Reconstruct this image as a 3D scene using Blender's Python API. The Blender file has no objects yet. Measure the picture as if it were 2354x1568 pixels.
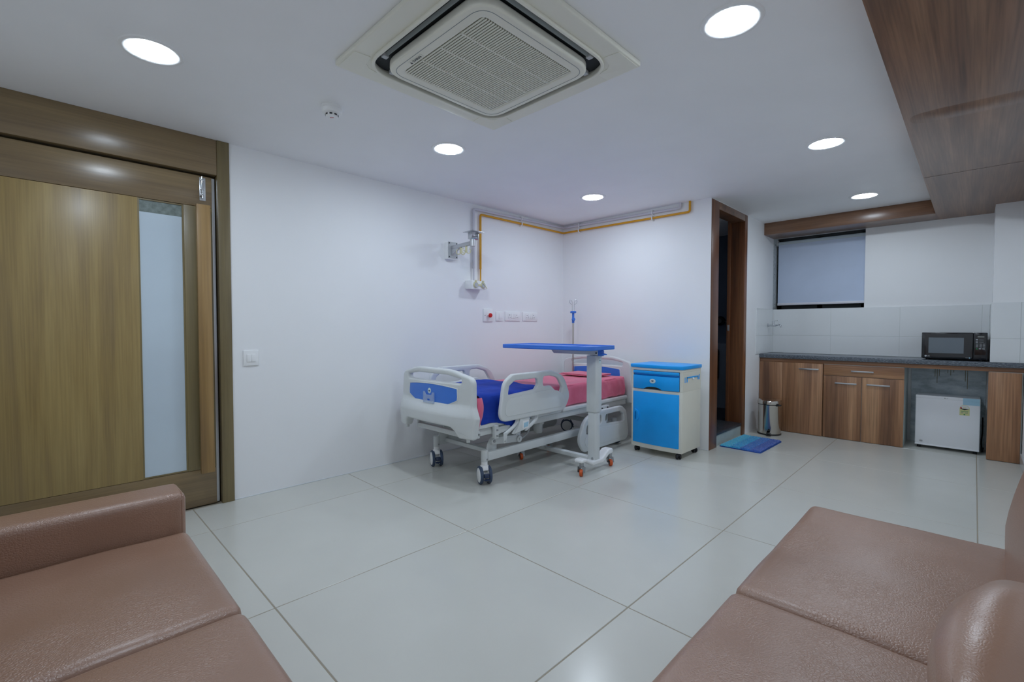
import bpy, bmesh, math, random
from mathutils import Vector, Matrix, noise
from mathutils.geometry import interpolate_bezier
random.seed(7)
S = bpy.context.scene
COL = S.collection
PI = math.pi

# ------------------------------------------------------------------ camera
cam_d = bpy.data.cameras.new('camera')
cam_d.sensor_width = 36.0
cam_d.lens = 36.0 * 1072.85 / 2354.0
cam_d.clip_start = 0.02
cam = bpy.data.objects.new('camera', cam_d)
COL.objects.link(cam)
yaw, pit, rol = -0.78107, -0.02932, 0.00061
fw = Vector((math.sin(yaw)*math.cos(pit), math.cos(yaw)*math.cos(pit), math.sin(pit)))
rt = Vector((math.cos(yaw), -math.sin(yaw), 0))
up = rt.cross(fw)
r2 = rt*math.cos(rol) + up*math.sin(rol)
u2 = -rt*math.sin(rol) + up*math.cos(rol)
M = Matrix((r2, u2, -fw)).transposed().to_4x4()
M.translation = Vector((2.96605, -0.63700, 1.12416))
cam.matrix_world = M
S.camera = cam

# ------------------------------------------------------------------ world, exposure
W = bpy.data.worlds.new('World'); S.world = W
W.use_nodes = True
W.node_tree.nodes['Background'].inputs[0].default_value = (0.55, 0.6, 0.7, 1)
W.node_tree.nodes['Background'].inputs[1].default_value = 0.0
S.view_settings.view_transform = 'Standard'
S.view_settings.look = 'None'
S.view_settings.gamma = 1.0
S.view_settings.use_curve_mapping = False
S.view_settings.exposure = 1.1
LAMP_STRENGTH = 44.0
S.cycles.diffuse_bounces = 10
S.cycles.max_bounces = 16
LAMP_COLOR = (0.80, 0.92, 1.05)

# ------------------------------------------------------------------ room dimensions
XL, YB, XB, YK, XR, HC, YR = -0.429, 3.623, 1.264, 5.45, 3.262, 2.29, -1.15
ZS = 2.16          # underside of the wooden soffit
XS = 2.69          # edge of the wooden soffit
YS = 5.10

# ------------------------------------------------------------------ helpers
def lin(h):
    h = h.lstrip('#')
    c = [int(h[i:i+2], 16)/255 for i in (0, 2, 4)]
    return tuple((x/12.92 if x <= .04045 else ((x+.055)/1.055)**2.4) for x in c) + (1,)

MATS = {}
def nt(name):
    m = bpy.data.materials.new(name); m.use_nodes = True
    t = m.node_tree; b = t.nodes['Principled BSDF']
    MATS[name] = m
    return m, t, b

def node(t, typ, **kw):
    n = t.nodes.new(typ)
    for k, v in kw.items():
        if k.startswith('i_'):
            key = k[2:]
            n.inputs[int(key) if key.isdigit() else key.replace('_', ' ')].default_value = v
        else: setattr(n, k, v)
    return n

def coords(t, scale=(1, 1, 1), rnd=False):
    tc = node(t, 'ShaderNodeTexCoord')
    mp = node(t, 'ShaderNodeMapping')
    mp.inputs['Scale'].default_value = scale
    t.links.new(tc.outputs['Object'], mp.inputs['Vector'])
    if rnd:
        oi = node(t, 'ShaderNodeObjectInfo')
        mu = node(t, 'ShaderNodeMath', operation='MULTIPLY'); mu.inputs[1].default_value = 17.0
        cb = node(t, 'ShaderNodeCombineXYZ')
        t.links.new(oi.outputs['Random'], mu.inputs[0])
        for i in range(3): t.links.new(mu.outputs[0], cb.inputs[i])
        t.links.new(cb.outputs[0], mp.inputs['Location'])
    return mp.outputs['Vector']

def ramp(t, fac, stops):
    r = node(t, 'ShaderNodeValToRGB')
    e = r.color_ramp.elements
    while len(e) < len(stops): e.new(0.5)
    for el, (p, c) in zip(e, stops):
        el.position = p; el.color = c
    t.links.new(fac, r.inputs['Fac'])
    return r.outputs['Color']

def plain(name, col, rough=.5, metal=0, var=0.0, vscale=3.0, bump=0, bscale=200, coat=0, spec=.5, sheen=0, trans=0, alpha=1):
    m, t, b = nt(name)
    c = lin(col)
    b.inputs['Base Color'].default_value = c
    b.inputs['Roughness'].default_value = rough
    b.inputs['Metallic'].default_value = metal
    b.inputs['Specular IOR Level'].default_value = spec
    b.inputs['Coat Weight'].default_value = coat
    b.inputs['Sheen Weight'].default_value = sheen
    b.inputs['Transmission Weight'].default_value = trans
    b.inputs['Alpha'].default_value = alpha
    v = coords(t)
    if True:
        vv = var if var else 0.02
        n = node(t, 'ShaderNodeTexNoise'); n.inputs['Scale'].default_value = vscale; n.inputs['Detail'].default_value = 4
        t.links.new(v, n.inputs['Vector'])
        lo = tuple(max(0, x*(1-vv)) for x in c[:3]) + (1,)
        hi = tuple(min(1, x*(1+vv)) for x in c[:3]) + (1,)
        t.links.new(ramp(t, n.outputs['Fac'], [(.3, lo), (.7, hi)]), b.inputs['Base Color'])
    if bump:
        n = node(t, 'ShaderNodeTexNoise'); n.inputs['Scale'].default_value = bscale; n.inputs['Detail'].default_value = 3
        t.links.new(v, n.inputs['Vector'])
        bp = node(t, 'ShaderNodeBump'); bp.inputs['Strength'].default_value = bump; bp.inputs['Distance'].default_value = .002
        t.links.new(n.outputs['Fac'], bp.inputs['Height']); t.links.new(bp.outputs[0], b.inputs['Normal'])
    return m

def wood(name, dark, mid, light, axis='z', rough=.38, grain=1.0, coat=.15, streak=.5, rnd=True):
    """laminate wood: long grain along axis, wide bands across it"""
    m, t, b = nt(name)
    k = {'x': (.35, 6, 6), 'y': (6, .35, 6), 'z': (6, 6, .35)}[axis]
    v = coords(t, k, rnd=rnd)
    n = node(t, 'ShaderNodeTexNoise'); n.inputs['Scale'].default_value = 1.1*grain; n.inputs['Detail'].default_value = 5
    n.inputs['Roughness'].default_value = .6; n.inputs['Distortion'].default_value = .35
    t.links.new(v, n.inputs['Vector'])
    c1 = ramp(t, n.outputs['Fac'], [(.28, lin(dark)), (.5, lin(mid)), (.72, lin(light))])
    k2 = {'x': (1.2, 60, 60), 'y': (60, 1.2, 60), 'z': (60, 60, 1.2)}[axis]
    v2 = coords(t, k2, rnd=rnd)
    n2 = node(t, 'ShaderNodeTexNoise'); n2.inputs['Scale'].default_value = 1.6*grain; n2.inputs['Detail'].default_value = 6
    t.links.new(v2, n2.inputs['Vector'])
    c2 = ramp(t, n2.outputs['Fac'], [(.35, (.62, .60, .58, 1)), (.62, (1.08, 1.06, 1.04, 1))])
    mx = node(t, 'ShaderNodeMix', data_type='RGBA', blend_type='MULTIPLY')
    mx.inputs[0].default_value = streak
    t.links.new(c1, mx.inputs[6]); t.links.new(c2, mx.inputs[7])
    t.links.new(mx.outputs[2], b.inputs['Base Color'])
    b.inputs['Roughness'].default_value = rough
    b.inputs['Coat Weight'].default_value = coat; b.inputs['Coat Roughness'].default_value = .25
    bp = node(t, 'ShaderNodeBump'); bp.inputs['Strength'].default_value = .12; bp.inputs['Distance'].default_value = .001
    t.links.new(n2.outputs['Fac'], bp.inputs['Height']); t.links.new(bp.outputs[0], b.inputs['Normal'])
    return m

def leather(name, c_lo, c_hi, strength=.22, cell=170):
    m, t, b = nt(name)
    v = coords(t)
    n = node(t, 'ShaderNodeTexNoise'); n.inputs['Scale'].default_value = 2.5; n.inputs['Detail'].default_value = 5
    t.links.new(v, n.inputs['Vector'])
    t.links.new(ramp(t, n.outputs['Fac'], [(.3, lin(c_lo)), (.7, lin(c_hi))]), b.inputs['Base Color'])
    b.inputs['Roughness'].default_value = .38
    b.inputs['Specular IOR Level'].default_value = 1.0
    b.inputs['Coat Weight'].default_value = .15
    b.inputs['Coat Roughness'].default_value = .3
    # cracked grain: warped voronoi cells plus fine pores
    w = node(t, 'ShaderNodeTexNoise'); w.inputs['Scale'].default_value = 24; w.inputs['Detail'].default_value = 3
    t.links.new(v, w.inputs['Vector'])
    mixv = node(t, 'ShaderNodeMix', data_type='VECTOR'); mixv.inputs[0].default_value = .012
    t.links.new(v, mixv.inputs[4]); t.links.new(w.outputs['Color'], mixv.inputs[5])
    vo = node(t, 'ShaderNodeTexVoronoi', feature='DISTANCE_TO_EDGE'); vo.inputs['Scale'].default_value = cell
    t.links.new(mixv.outputs[1], vo.inputs['Vector'])
    mr = node(t, 'ShaderNodeMapRange'); mr.inputs['From Max'].default_value = .25
    t.links.new(vo.outputs['Distance'], mr.inputs['Value'])
    # grain is stronger in some patches
    pn = node(t, 'ShaderNodeTexNoise'); pn.inputs['Scale'].default_value = 5
    t.links.new(v, pn.inputs['Vector'])
    pm = node(t, 'ShaderNodeMapRange'); pm.inputs['From Min'].default_value = .35; pm.inputs['From Max'].default_value = .65
    pm.inputs['To Min'].default_value = .25; pm.inputs['To Max'].default_value = 1
    t.links.new(pn.outputs['Fac'], pm.inputs['Value'])
    ml = node(t, 'ShaderNodeMath', operation='MULTIPLY')
    t.links.new(mr.outputs[0], ml.inputs[0]); t.links.new(pm.outputs[0], ml.inputs[1])
    fn = node(t, 'ShaderNodeTexNoise'); fn.inputs['Scale'].default_value = 420; fn.inputs['Detail'].default_value = 2
    t.links.new(v, fn.inputs['Vector'])
    ad = node(t, 'ShaderNodeMath', operation='MULTIPLY_ADD'); ad.inputs[1].default_value = .5
    t.links.new(fn.outputs['Fac'], ad.inputs[0]); t.links.new(ml.outputs[0], ad.inputs[2])
    bp = node(t, 'ShaderNodeBump'); bp.inputs['Strength'].default_value = strength; bp.inputs['Distance'].default_value = .0014
    t.links.new(ad.outputs[0], bp.inputs['Height']); t.links.new(bp.outputs[0], b.inputs['Normal'])
    return m

def granite(name, c0, c1, c2, scale=(1, 1, 1), s=60, rough=.3):
    m, t, b = nt(name)
    v = coords(t, scale)
    n = node(t, 'ShaderNodeTexNoise'); n.inputs['Scale'].default_value = s; n.inputs['Detail'].default_value = 6; n.inputs['Roughness'].default_value = .7
    t.links.new(v, n.inputs['Vector'])
    t.links.new(ramp(t, n.outputs['Fac'], [(.35, lin(c0)), (.52, lin(c1)), (.68, lin(c2))]), b.inputs['Base Color'])
    b.inputs['Roughness'].default_value = rough
    return m

def emit(name, col, strength):
    m, t, b = nt(name)
    b.inputs['Base Color'].default_value = (1, 1, 1, 1)
    b.inputs['Emission Color'].default_value = col + (1,) if len(col) == 3 else col
    b.inputs['Emission Strength'].default_value = strength
    return m

def cloth(name, lo, hi, wave=14, bump=.35, rough=.85, sheen=.3):
    m, t, b = nt(name)
    v = coords(t)
    n = node(t, 'ShaderNodeTexNoise'); n.inputs['Scale'].default_value = 5; n.inputs['Detail'].default_value = 5
    t.links.new(v, n.inputs['Vector'])
    t.links.new(ramp(t, n.outputs['Fac'], [(.3, lin(lo)), (.7, lin(hi))]), b.inputs['Base Color'])
    b.inputs['Roughness'].default_value = rough
    b.inputs['Sheen Weight'].default_value = sheen
    n2 = node(t, 'ShaderNodeTexNoise'); n2.inputs['Scale'].default_value = wave; n2.inputs['Detail'].default_value = 3; n2.inputs['Distortion'].default_value = .8
    v2 = coords(t, (1, .5, 1))
    t.links.new(v2, n2.inputs['Vector'])
    bp = node(t, 'ShaderNodeBump'); bp.inputs['Strength'].default_value = bump; bp.inputs['Distance'].default_value = .02
    t.links.new(n2.outputs['Fac'], bp.inputs['Height']); t.links.new(bp.outputs[0], b.inputs['Normal'])
    return m

ORG = {}
def V(*a): return Vector(a)

class MB:
    """collects primitives (world coordinates) and links them as ONE mesh"""
    def __init__(s): s.v = []; s.f = []
    def add(s, vs, fs):
        o = len(s.v); s.v += [Vector(v) for v in vs]; s.f += [tuple(i+o for i in f) for f in fs]; return s
    def box(s, x0, x1, y0, y1, z0, z1):
        vs = [(x, y, z) for x in (x0, x1) for y in (y0, y1) for z in (z0, z1)]
        return s.add(vs, [(0,1,3,2), (4,6,7,5), (0,4,5,1), (2,3,7,6), (0,2,6,4), (1,5,7,3)])
    def bar(s, p0, p1, w, h, upv=(0, 0, 1)):
        p0, p1 = Vector(p0), Vector(p1); d = (p1-p0).normalized()
        sd = d.cross(Vector(upv))
        if sd.length < 1e-5: sd = d.cross(Vector((1, 0, 0)))
        sd.normalize(); u = sd.cross(d)
        vs = [p + sd*a*w/2 + u*b*h/2 for p in (p0, p1) for a in (-1, 1) for b in (-1, 1)]
        return s.add(vs, [(0,1,3,2), (4,6,7,5), (0,4,5,1), (2,3,7,6), (0,2,6,4), (1,5,7,3)])
    def cyl(s, p0, p1, r0, r1=None, n=20):
        p0, p1 = Vector(p0), Vector(p1); r1 = r0 if r1 is None else r1
        d = (p1-p0).normalized(); a = d.orthogonal().normalized(); b = d.cross(a)
        vs = []
        for p, r in ((p0, r0), (p1, r1)):
            vs += [p + (a*math.cos(2*PI*i/n) + b*math.sin(2*PI*i/n))*r for i in range(n)]
        fs = [(i, (i+1) % n, n+(i+1) % n, n+i) for i in range(n)] + [tuple(range(n-1, -1, -1)), tuple(range(n, 2*n))]
        return s.add(vs, fs)
    def lathe(s, prof, c, axis=(0, 0, 1), n=32):
        c = Vector(c); d = Vector(axis).normalized()
        a = d.orthogonal().normalized(); b = d.cross(a)
        vs = []; fs = []
        for r, h in prof:
            vs += [c + d*h + (a*math.cos(2*PI*i/n) + b*math.sin(2*PI*i/n))*max(r, 1e-5) for i in range(n)]
        for k in range(len(prof)-1):
            fs += [(k*n+i, k*n+(i+1) % n, (k+1)*n+(i+1) % n, (k+1)*n+i) for i in range(n)]
        fs += [tuple(range(n-1, -1, -1)), tuple(range((len(prof)-1)*n, len(prof)*n))]
        return s.add(vs, fs)
    def tube(s, pts, r, n=10, smooth=0, closed=False):
        pts = [Vector(p) for p in pts]
        if smooth:
            q = []
            P = [pts[0]] + pts + [pts[-1]]
            for i in range(1, len(P)-2):
                for k in range(smooth):
                    t = k/smooth
                    a, b_, c, d = P[i-1], P[i], P[i+1], P[i+2]
                    q.append(.5*((2*b_) + (c-a)*t + (2*a-5*b_+4*c-d)*t*t + (3*b_-a-3*c+d)*t*t*t))
            q.append(pts[-1]); pts = q
        vs = []; fs = []; pu = None
        N = len(pts)
        for i, p in enumerate(pts):
            d = (pts[min(i+1, N-1)] - pts[max(i-1, 0)])
            if d.length < 1e-9: d = Vector((0, 0, 1))
            d.normalize()
            u = d.orthogonal().normalized() if pu is None else (pu - d*pu.dot(d)).normalized()
            pu = u; w = d.cross(u)
            vs += [p + (u*math.cos(2*PI*k/n) + w*math.sin(2*PI*k/n))*r for k in range(n)]
        for i in range(N-1):
            fs += [(i*n+k, i*n+(k+1) % n, (i+1)*n+(k+1) % n, (i+1)*n+k) for k in range(n)]
        fs += [tuple(range(n-1, -1, -1)), tuple(range((N-1)*n, N*n))]
        return s.add(vs, fs)
    def prism(s, poly, o, ux, uy, h):
        """polygon (no holes) extruded by vector h"""
        o, ux, uy, h = Vector(o), Vector(ux), Vector(uy), Vector(h)
        n = len(poly)
        vs = [o + ux*a + uy*b for a, b in poly]; vs += [v + h for v in vs]
        fs = [(i, (i+1) % n, n+(i+1) % n, n+i) for i in range(n)] + [tuple(range(n-1, -1, -1)), tuple(range(n, 2*n))]
        return s.add(vs, fs)
    def soft(s, x0, x1, y0, y1, z0, z1, r=.03, n=(16, 16, 6), crown=0, disp=None, belly=0):
        """rounded upholstered block; crown lifts the top, belly swells the sides"""
        c = V((x0+x1)/2, (y0+y1)/2, (z0+z1)/2); h = V((x1-x0)/2, (y1-y0)/2, (z1-z0)/2)
        r = min(r, h.x, h.y, h.z)
        idx = {}; vs = []; fs = []
        def sp(i, k):    # denser near the edges
            t = -1 + 2*i/k
            return math.copysign(1-(1-abs(t))**1.6, t)
        def vert(i, j, k):
            key = (i, j, k)
            if key in idx: return idx[key]
            q = V(sp(i, n[0])*h.x, sp(j, n[1])*h.y, sp(k, n[2])*h.z)
            inn = V(*[max(-(h[a]-r), min(h[a]-r, q[a])) for a in range(3)])
            d = q - inn
            if d.length > 1e-9: q = inn + d.normalized()*r
            fx, fy, fz = q.x/h.x, q.y/h.y, q.z/h.z
            if crown and fz > 0: q.z += crown*fz*(1-abs(fx)**2.5)*(1-abs(fy)**2.5)
            if belly:
                q.x += belly*fx*(1-fz*fz)*(1-fy**4); q.y += belly*fy*(1-fz*fz)*(1-fx**4)
            p = c + q
            if disp: p = disp(p, fx, fy, fz)
            idx[key] = len(vs); vs.append(p); return idx[key]
        for (a, b_, c_) in ((0, 1, 2), (1, 2, 0), (2, 0, 1)):
            for side in (0, n[c_]):
                for i in range(n[a]):
                    for j in range(n[b_]):
                        q = []
                        for di, dj in ((0, 0), (1, 0), (1, 1), (0, 1)):
                            k = [0, 0, 0]; k[a] = i+di; k[b_] = j+dj; k[c_] = side
                            q.append(vert(*k))
                        fs.append(tuple(q if side else q[::-1]))
        return s.add(vs, fs)
    def build(s, name, mat, parent=None, bevel=0, seg=2, ang=35, flat=False, weld=False):
        o0 = ORG.get(parent, V(0, 0, 0)) if parent else V(0, 0, 0)
        bm = bmesh.new()
        vv = [bm.verts.new(v - o0) for v in s.v]
        for f in s.f:
            try: bm.faces.new([vv[i] for i in f])
            except ValueError: pass
        if weld: bmesh.ops.remove_doubles(bm, verts=bm.verts, dist=1e-5)
        bmesh.ops.recalc_face_normals(bm, faces=bm.faces)
        if bevel:
            es = [e for e in bm.edges if len(e.link_faces) == 2 and e.calc_face_angle(0) > .5]
            bmesh.ops.bevel(bm, geom=es, offset=bevel, segments=seg, profile=.5, affect='EDGES', clamp_overlap=True)
        return finish(bm, name, mat, parent, ang, flat)

def finish(bm, name, mat, parent, ang=35, flat=False):
    if not flat:
        lim = math.radians(ang)
        for f in bm.faces: f.smooth = True
        for e in bm.edges:
            if len(e.link_faces) == 2 and e.calc_face_angle(0) > lim: e.smooth = False
    me = bpy.data.meshes.new(name); bm.to_mesh(me); bm.free()
    return link(name, me, mat, parent)

def link(name, me, mat, parent):
    o = bpy.data.objects.new(name, me); COL.objects.link(o)
    if mat: 
        me.materials.clear(); me.materials.append(MATS[mat] if isinstance(mat, str) else mat)
    if parent:
        o.parent = parent; ORG[o] = ORG.get(parent, V(0, 0, 0))
    else: ORG[o] = V(0, 0, 0)
    return o

def tag(o, label=None, cat=None, group=None, kind=None):
    if label: o['label'] = label
    if cat: o['category'] = cat
    if group: o['group'] = group
    if kind: o['kind'] = kind
    return o

def thing(name, label, cat, loc, rz=0, group=None):
    o = bpy.data.objects.new(name, None); COL.objects.link(o)
    o.empty_display_size = .05
    o.location = loc; o.rotation_euler = (0, 0, rz); ORG[o] = Vector(loc)
    return tag(o, label, cat, group)

def copy_tree(o, parent=None):
    c = o.copy(); COL.objects.link(c)
    if parent: c.parent = parent
    ORG[c] = ORG.get(o)
    for ch in list(o.children): copy_tree(ch, c)
    return c

def rpoly(pts, rad, n=6):
    """polygon with rounded corners; rad is one radius or one per corner"""
    out = []; N = len(pts)
    for i in range(N):
        p = Vector(pts[i]).to_2d() if len(pts[i]) > 2 else Vector(pts[i])
        a = Vector(pts[i-1]); b = Vector(pts[(i+1) % N])
        r = rad[i] if isinstance(rad, (list, tuple)) else rad
        da, db = (a-p), (b-p)
        la, lb = da.length, db.length; da.normalize(); db.normalize()
        half = math.acos(max(-1, min(1, da.dot(db))))/2
        if r <= 1e-6 or half > PI/2-.02: out.append(tuple(p)); continue
        d = min(r/math.tan(half), la*.49, lb*.49)
        s_, e_ = p+da*d, p+db*d
        for k in range(n+1):
            t = k/n
            q = s_*(1-t)**2 + p*2*t*(1-t) + e_*t*t
            out.append(tuple(q))
    return out

def plate(name, outer, holes, th, bev, o, ux, uy, mat, parent=None, post=None, cuts=None, cutx=None, res=3, ang=35):
    """flat board with holes and rounded edges, outline in (ux, uy), thickness th centred on o"""
    cu = bpy.data.curves.new('t', 'CURVE'); cu.dimensions = '2D'; cu.fill_mode = 'BOTH'
    for loop in [outer] + list(holes):
        sp = cu.splines.new('POLY'); sp.points.add(len(loop)-1)
        for p, q in zip(sp.points, loop): p.co = (q[0], q[1], 0, 1)
        sp.use_cyclic_u = True
    cu.extrude = th/2 - bev; cu.bevel_depth = bev; cu.bevel_resolution = res; cu.offset = -bev
    ob = bpy.data.objects.new('t', cu); COL.objects.link(ob)
    dg = bpy.context.evaluated_depsgraph_get(); dg.update()
    me = bpy.data.meshes.new_from_object(ob.evaluated_get(dg))
    bpy.data.objects.remove(ob); bpy.data.curves.remove(cu)
    bm = bmesh.new(); bm.from_mesh(me); bpy.data.meshes.remove(me)
    bmesh.ops.remove_doubles(bm, verts=bm.verts, dist=1e-5)
    if cuts:
        for z in cuts:
            g = bm.verts[:] + bm.edges[:] + bm.faces[:]
            bmesh.ops.bisect_plane(bm, geom=g, plane_co=(0, z, 0), plane_no=(0, 1, 0), dist=1e-6)
    if cutx:
        for z in cutx:
            g = bm.verts[:] + bm.edges[:] + bm.faces[:]
            bmesh.ops.bisect_plane(bm, geom=g, plane_co=(z, 0, 0), plane_no=(1, 0, 0), dist=1e-6)
    o, ux, uy = Vector(o), Vector(ux), Vector(uy); un = ux.cross(uy)
    o0 = ORG.get(parent, V(0, 0, 0)) if parent else V(0, 0, 0)
    for v in bm.verts:
        c = v.co.copy()
        if post: c = post(c)
        v.co = o + ux*c.x + uy*c.y + un*c.z - o0
    bmesh.ops.recalc_face_normals(bm, faces=bm.faces)
    return finish(bm, name, mat, parent, ang)

def lettering(name, s, size, o, ux, uy, mat, parent, depth=.0006, align='CENTER', sx=1.0):
    cu = bpy.data.curves.new('t', 'FONT'); cu.body = s; cu.size = size; cu.align_x = align; cu.align_y = 'CENTER'
    cu.extrude = depth; cu.resolution_u = 3
    ob = bpy.data.objects.new('t', cu); COL.objects.link(ob)
    dg = bpy.context.evaluated_depsgraph_get(); dg.update()
    me = bpy.data.meshes.new_from_object(ob.evaluated_get(dg))
    bpy.data.objects.remove(ob); bpy.data.curves.remove(cu)
    o, ux, uy = Vector(o), Vector(ux), Vector(uy); un = ux.cross(uy)
    o0 = ORG.get(parent, V(0, 0, 0))
    for v in me.vertices:
        c = v.co.copy(); v.co = o + ux*c.x*sx + uy*c.y + un*c.z - o0
    return link(name, me, mat, parent)

def ell(cx, cy, rx, ry, n=24): return [(cx+rx*math.cos(2*PI*i/n), cy+ry*math.sin(2*PI*i/n)) for i in range(n)]
def rrect(x0, x1, y0, y1, r, n=6): return rpoly([(x0, y0), (x1, y0), (x1, y1), (x0, y1)], r, n)

# ------------------------------------------------------------------ materials
plain('wall_paint', '#EFF0F1', .55, var=.015, vscale=1.5, bump=.05, bscale=140)
plain('ceiling_paint', '#F0F1F2', .6, var=.015)
plain('tile_floor', '#CBCBC4', .22, var=.03, vscale=2.2, spec=.45)
plain('grout', '#9C9484', .9)
plain('wall_tile', '#E6E9EA', .14, var=.015, spec=.55)
plain('tile_grout', '#CFD2D0', .9)
plain('white_plastic', '#EFF0F0', .32, var=.01)
plain('bed_white', '#D6DADA', .35, var=.02)
plain('bed_ridge', '#D8DCDC', .35, var=.02)
plain('bed_metal', '#D2D6D6', .35, var=.03)
plain('panel_blue', '#3F7CDC', .38, var=.04)
plain('brace_dark', '#33373A', .5, metal=.5)
plain('locker_blue', '#00A6FA', .35, var=.04, vscale=5)
plain('locker_beige', '#E2E0D2', .42, var=.02)
plain('black_plastic', '#15171A', .35)
plain('black_rubber', '#1C1E22', .6)
plain('tyre_blue', '#3C4C66', .55)
plain('pedal_blue', '#21304F', .4)
plain('tyre_orange', '#C9541B', .4)
plain('zinc', '#A6A9AB', .35, metal=.9)
plain('chrome', '#D5D8DB', .08, metal=1)
plain('brushed_steel', '#C9C4BC', .16, metal=1)
plain('satin_steel', '#C3C5C8', .3, metal=.9)
plain('gas_yellow', '#D79A07', .35)
plain('pipe_white', '#CFCED6', .35)
plain('cream_plastic', '#D8D3A8', .4)
plain('grey_plastic', '#B9BCBE', .4)
plain('red_plastic', '#C91A1C', .35)
plain('ac_ivory', '#E6E5D8', .42, var=.02)
plain('ac_grille', '#DEDED2', .45)
plain('ac_dark', '#24292A', .7)
plain('ac_flap', '#8D9596', .45)
plain('fridge_white', '#EDEFF3', .3, var=.01, coat=.2)
plain('label_yellow', '#D6D79A', .6)
plain('label_white', '#E2E4E2', .6)
plain('label_grey', '#8A8F88', .6)
plain('label_green', '#2D8A5E', .6)
plain('label_red', '#B8222A', .6)
plain('tape_blue', '#A6CFE4', .35)
plain('badge_white', '#CFE3E6', .4)
plain('mw_black', '#14171D', .22, coat=.4)
plain('mw_glass', '#0B0D12', .05, coat=1)
plain('mw_window', '#6A747C', .12, var=.03, coat=.5)
plain('print_white', '#C9CED2', .6)
plain('print_green', '#1F8A55', .6)
plain('frost_film', '#C6D5E0', .22, var=.02, coat=.6)
plain('clear_strip', '#7C8784', .18, var=.25, vscale=40)
plain('blind_fabric', '#CBD8EE', .8, var=.03, vscale=4, bump=.1, bscale=500)
plain('blind_rail', '#E6E6EE', .4)
plain('blind_tube', '#C3CED4', .5)
plain('clear_plastic', '#C8DAF0', .15, alpha=.35)
plain('niche_white', '#CBD3D0', .5)
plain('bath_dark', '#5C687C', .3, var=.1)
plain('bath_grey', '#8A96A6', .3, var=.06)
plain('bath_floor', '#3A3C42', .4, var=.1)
plain('riser_stone', '#B5BDB8', .5, var=.08, vscale=12)
plain('caulk', '#D5DADD', .6)
wood('wood_dark', '#4E362A', '#78563F', '#9E7759', 'x', .3, coat=.35)
wood('wood_soffit', '#4E362A', '#78563F', '#9E7759', 'y', .32, coat=.2, grain=1.1, streak=.75, rnd=False)
wood('wood_cabinet', '#6E4B35', '#A67957', '#C89B74', 'z', .38, streak=.75)
wood('wood_cabinet_x', '#6E4B35', '#A67957', '#C89B74', 'x', .38, streak=.75)
wood('wood_jamb', '#4C2E1E', '#75482B', '#93623C', 'z', .36, streak=.7)
wood('wood_door', '#7E6A49', '#97804F', '#AB9560', 'z', .4, grain=1.3, streak=.35)
wood('wood_door_x', '#685740', '#7C684A', '#8E7A58', 'y', .3, grain=1.2, coat=.4, streak=.3)
wood('wood_door_frame', '#665A40', '#7C6E4B', '#8E8058', 'z', .38, streak=.3)
wood('wood_handle', '#846740', '#987848', '#A88858', 'z', .42, streak=.35)
leather('leather', '#8C6954', '#9A7661', .4, 140)
leather('leather_soft', '#8C6954', '#9A7661', .12, 240)
granite('granite_top', '#31373F', '#626A73', '#A2A9B0', (1, 4, 4), 50)
granite('granite_back', '#9CABB2', '#C0CCD3', '#DAE2E5', (3, 3, 9), 2.0, .35)
granite('granite_dark', '#24262A', '#3A3D42', '#60646A', (1, 1, 1), 70)
granite('granite_jamb', '#9CA2A5', '#B4B9BA', '#C8CCCB', (1, 1, 1), 40, .5)
cloth('sheet_pink', '#D65A7A', '#E66E8C', wave=5, bump=.5)
cloth('blanket_blue', '#003099', '#003DB0', wave=7, bump=.5, sheen=0)
for i, c in enumerate(('#4CC0E4', '#33A6DC', '#3277C8', '#355CB4')):
    plain('mat_%d' % i, c, .95, var=.25, vscale=90, sheen=.5, bump=.8, bscale=500)
plain('mat_hem', '#1F4C9E', .9)
emit('lamp_glow', LAMP_COLOR, LAMP_STRENGTH)

# ================================================================== SETTING
T = .12
def struct(o, label=None): return tag(o, label, None, None, 'structure')

# ---- floor: grout bed and square tiles, one object each
floor = struct(MB().box(XL-.1, XR+.1, YR-.1, YK+.3, -.06, -.0012).build('floor', 'grout'), 'pale grey porcelain tile floor with thin beige grout lines')
GAP = .0026
tile_cache = {}
for i in range(-1, 4):
    for j in range(-3, 6):
        x0, x1 = max(i, XL), min(i+1, XR); y0, y1 = max(j, YR), min(j+1, YK)
        if x1-x0 < .02 or y1-y0 < .02: continue
        if x1 <= 1.0 and y0 >= 4: continue
        key = (round(x1-x0, 4), round(y1-y0, 4))
        if key not in tile_cache:
            m = MB().box(GAP, x1-x0-GAP, GAP, y1-y0-GAP, -.012, 0)
            o = m.build('floor_tile', 'tile_floor', floor, bevel=.0012, seg=1)
            tile_cache[key] = o.data
        else:
            o = bpy.data.objects.new('floor_tile', tile_cache[key]); COL.objects.link(o); o.parent = floor
        o.location = (x0, y0, 0)

# ---- ceiling
struct(MB().box(XL-.1, XR+.1, YR-.1, YK+.3, HC, HC+.1).build('ceiling', 'ceiling_paint'), 'flat white painted false ceiling with round downlights')

# ---- wooden soffit along the right wall and above the kitchen counter
sof = MB().box(XS, XR, YR, YK, ZS, HC)
so = struct(sof.build('trim_1', 'wood_soffit', bevel=.002), 'dark wood laminate ceiling drop along the right wall')
sb = struct(MB().box(XB, XS, YS, YK, ZS, HC).build('trim_2', 'wood_dark', bevel=.002), 'dark wood beam above the kitchen window')
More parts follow.
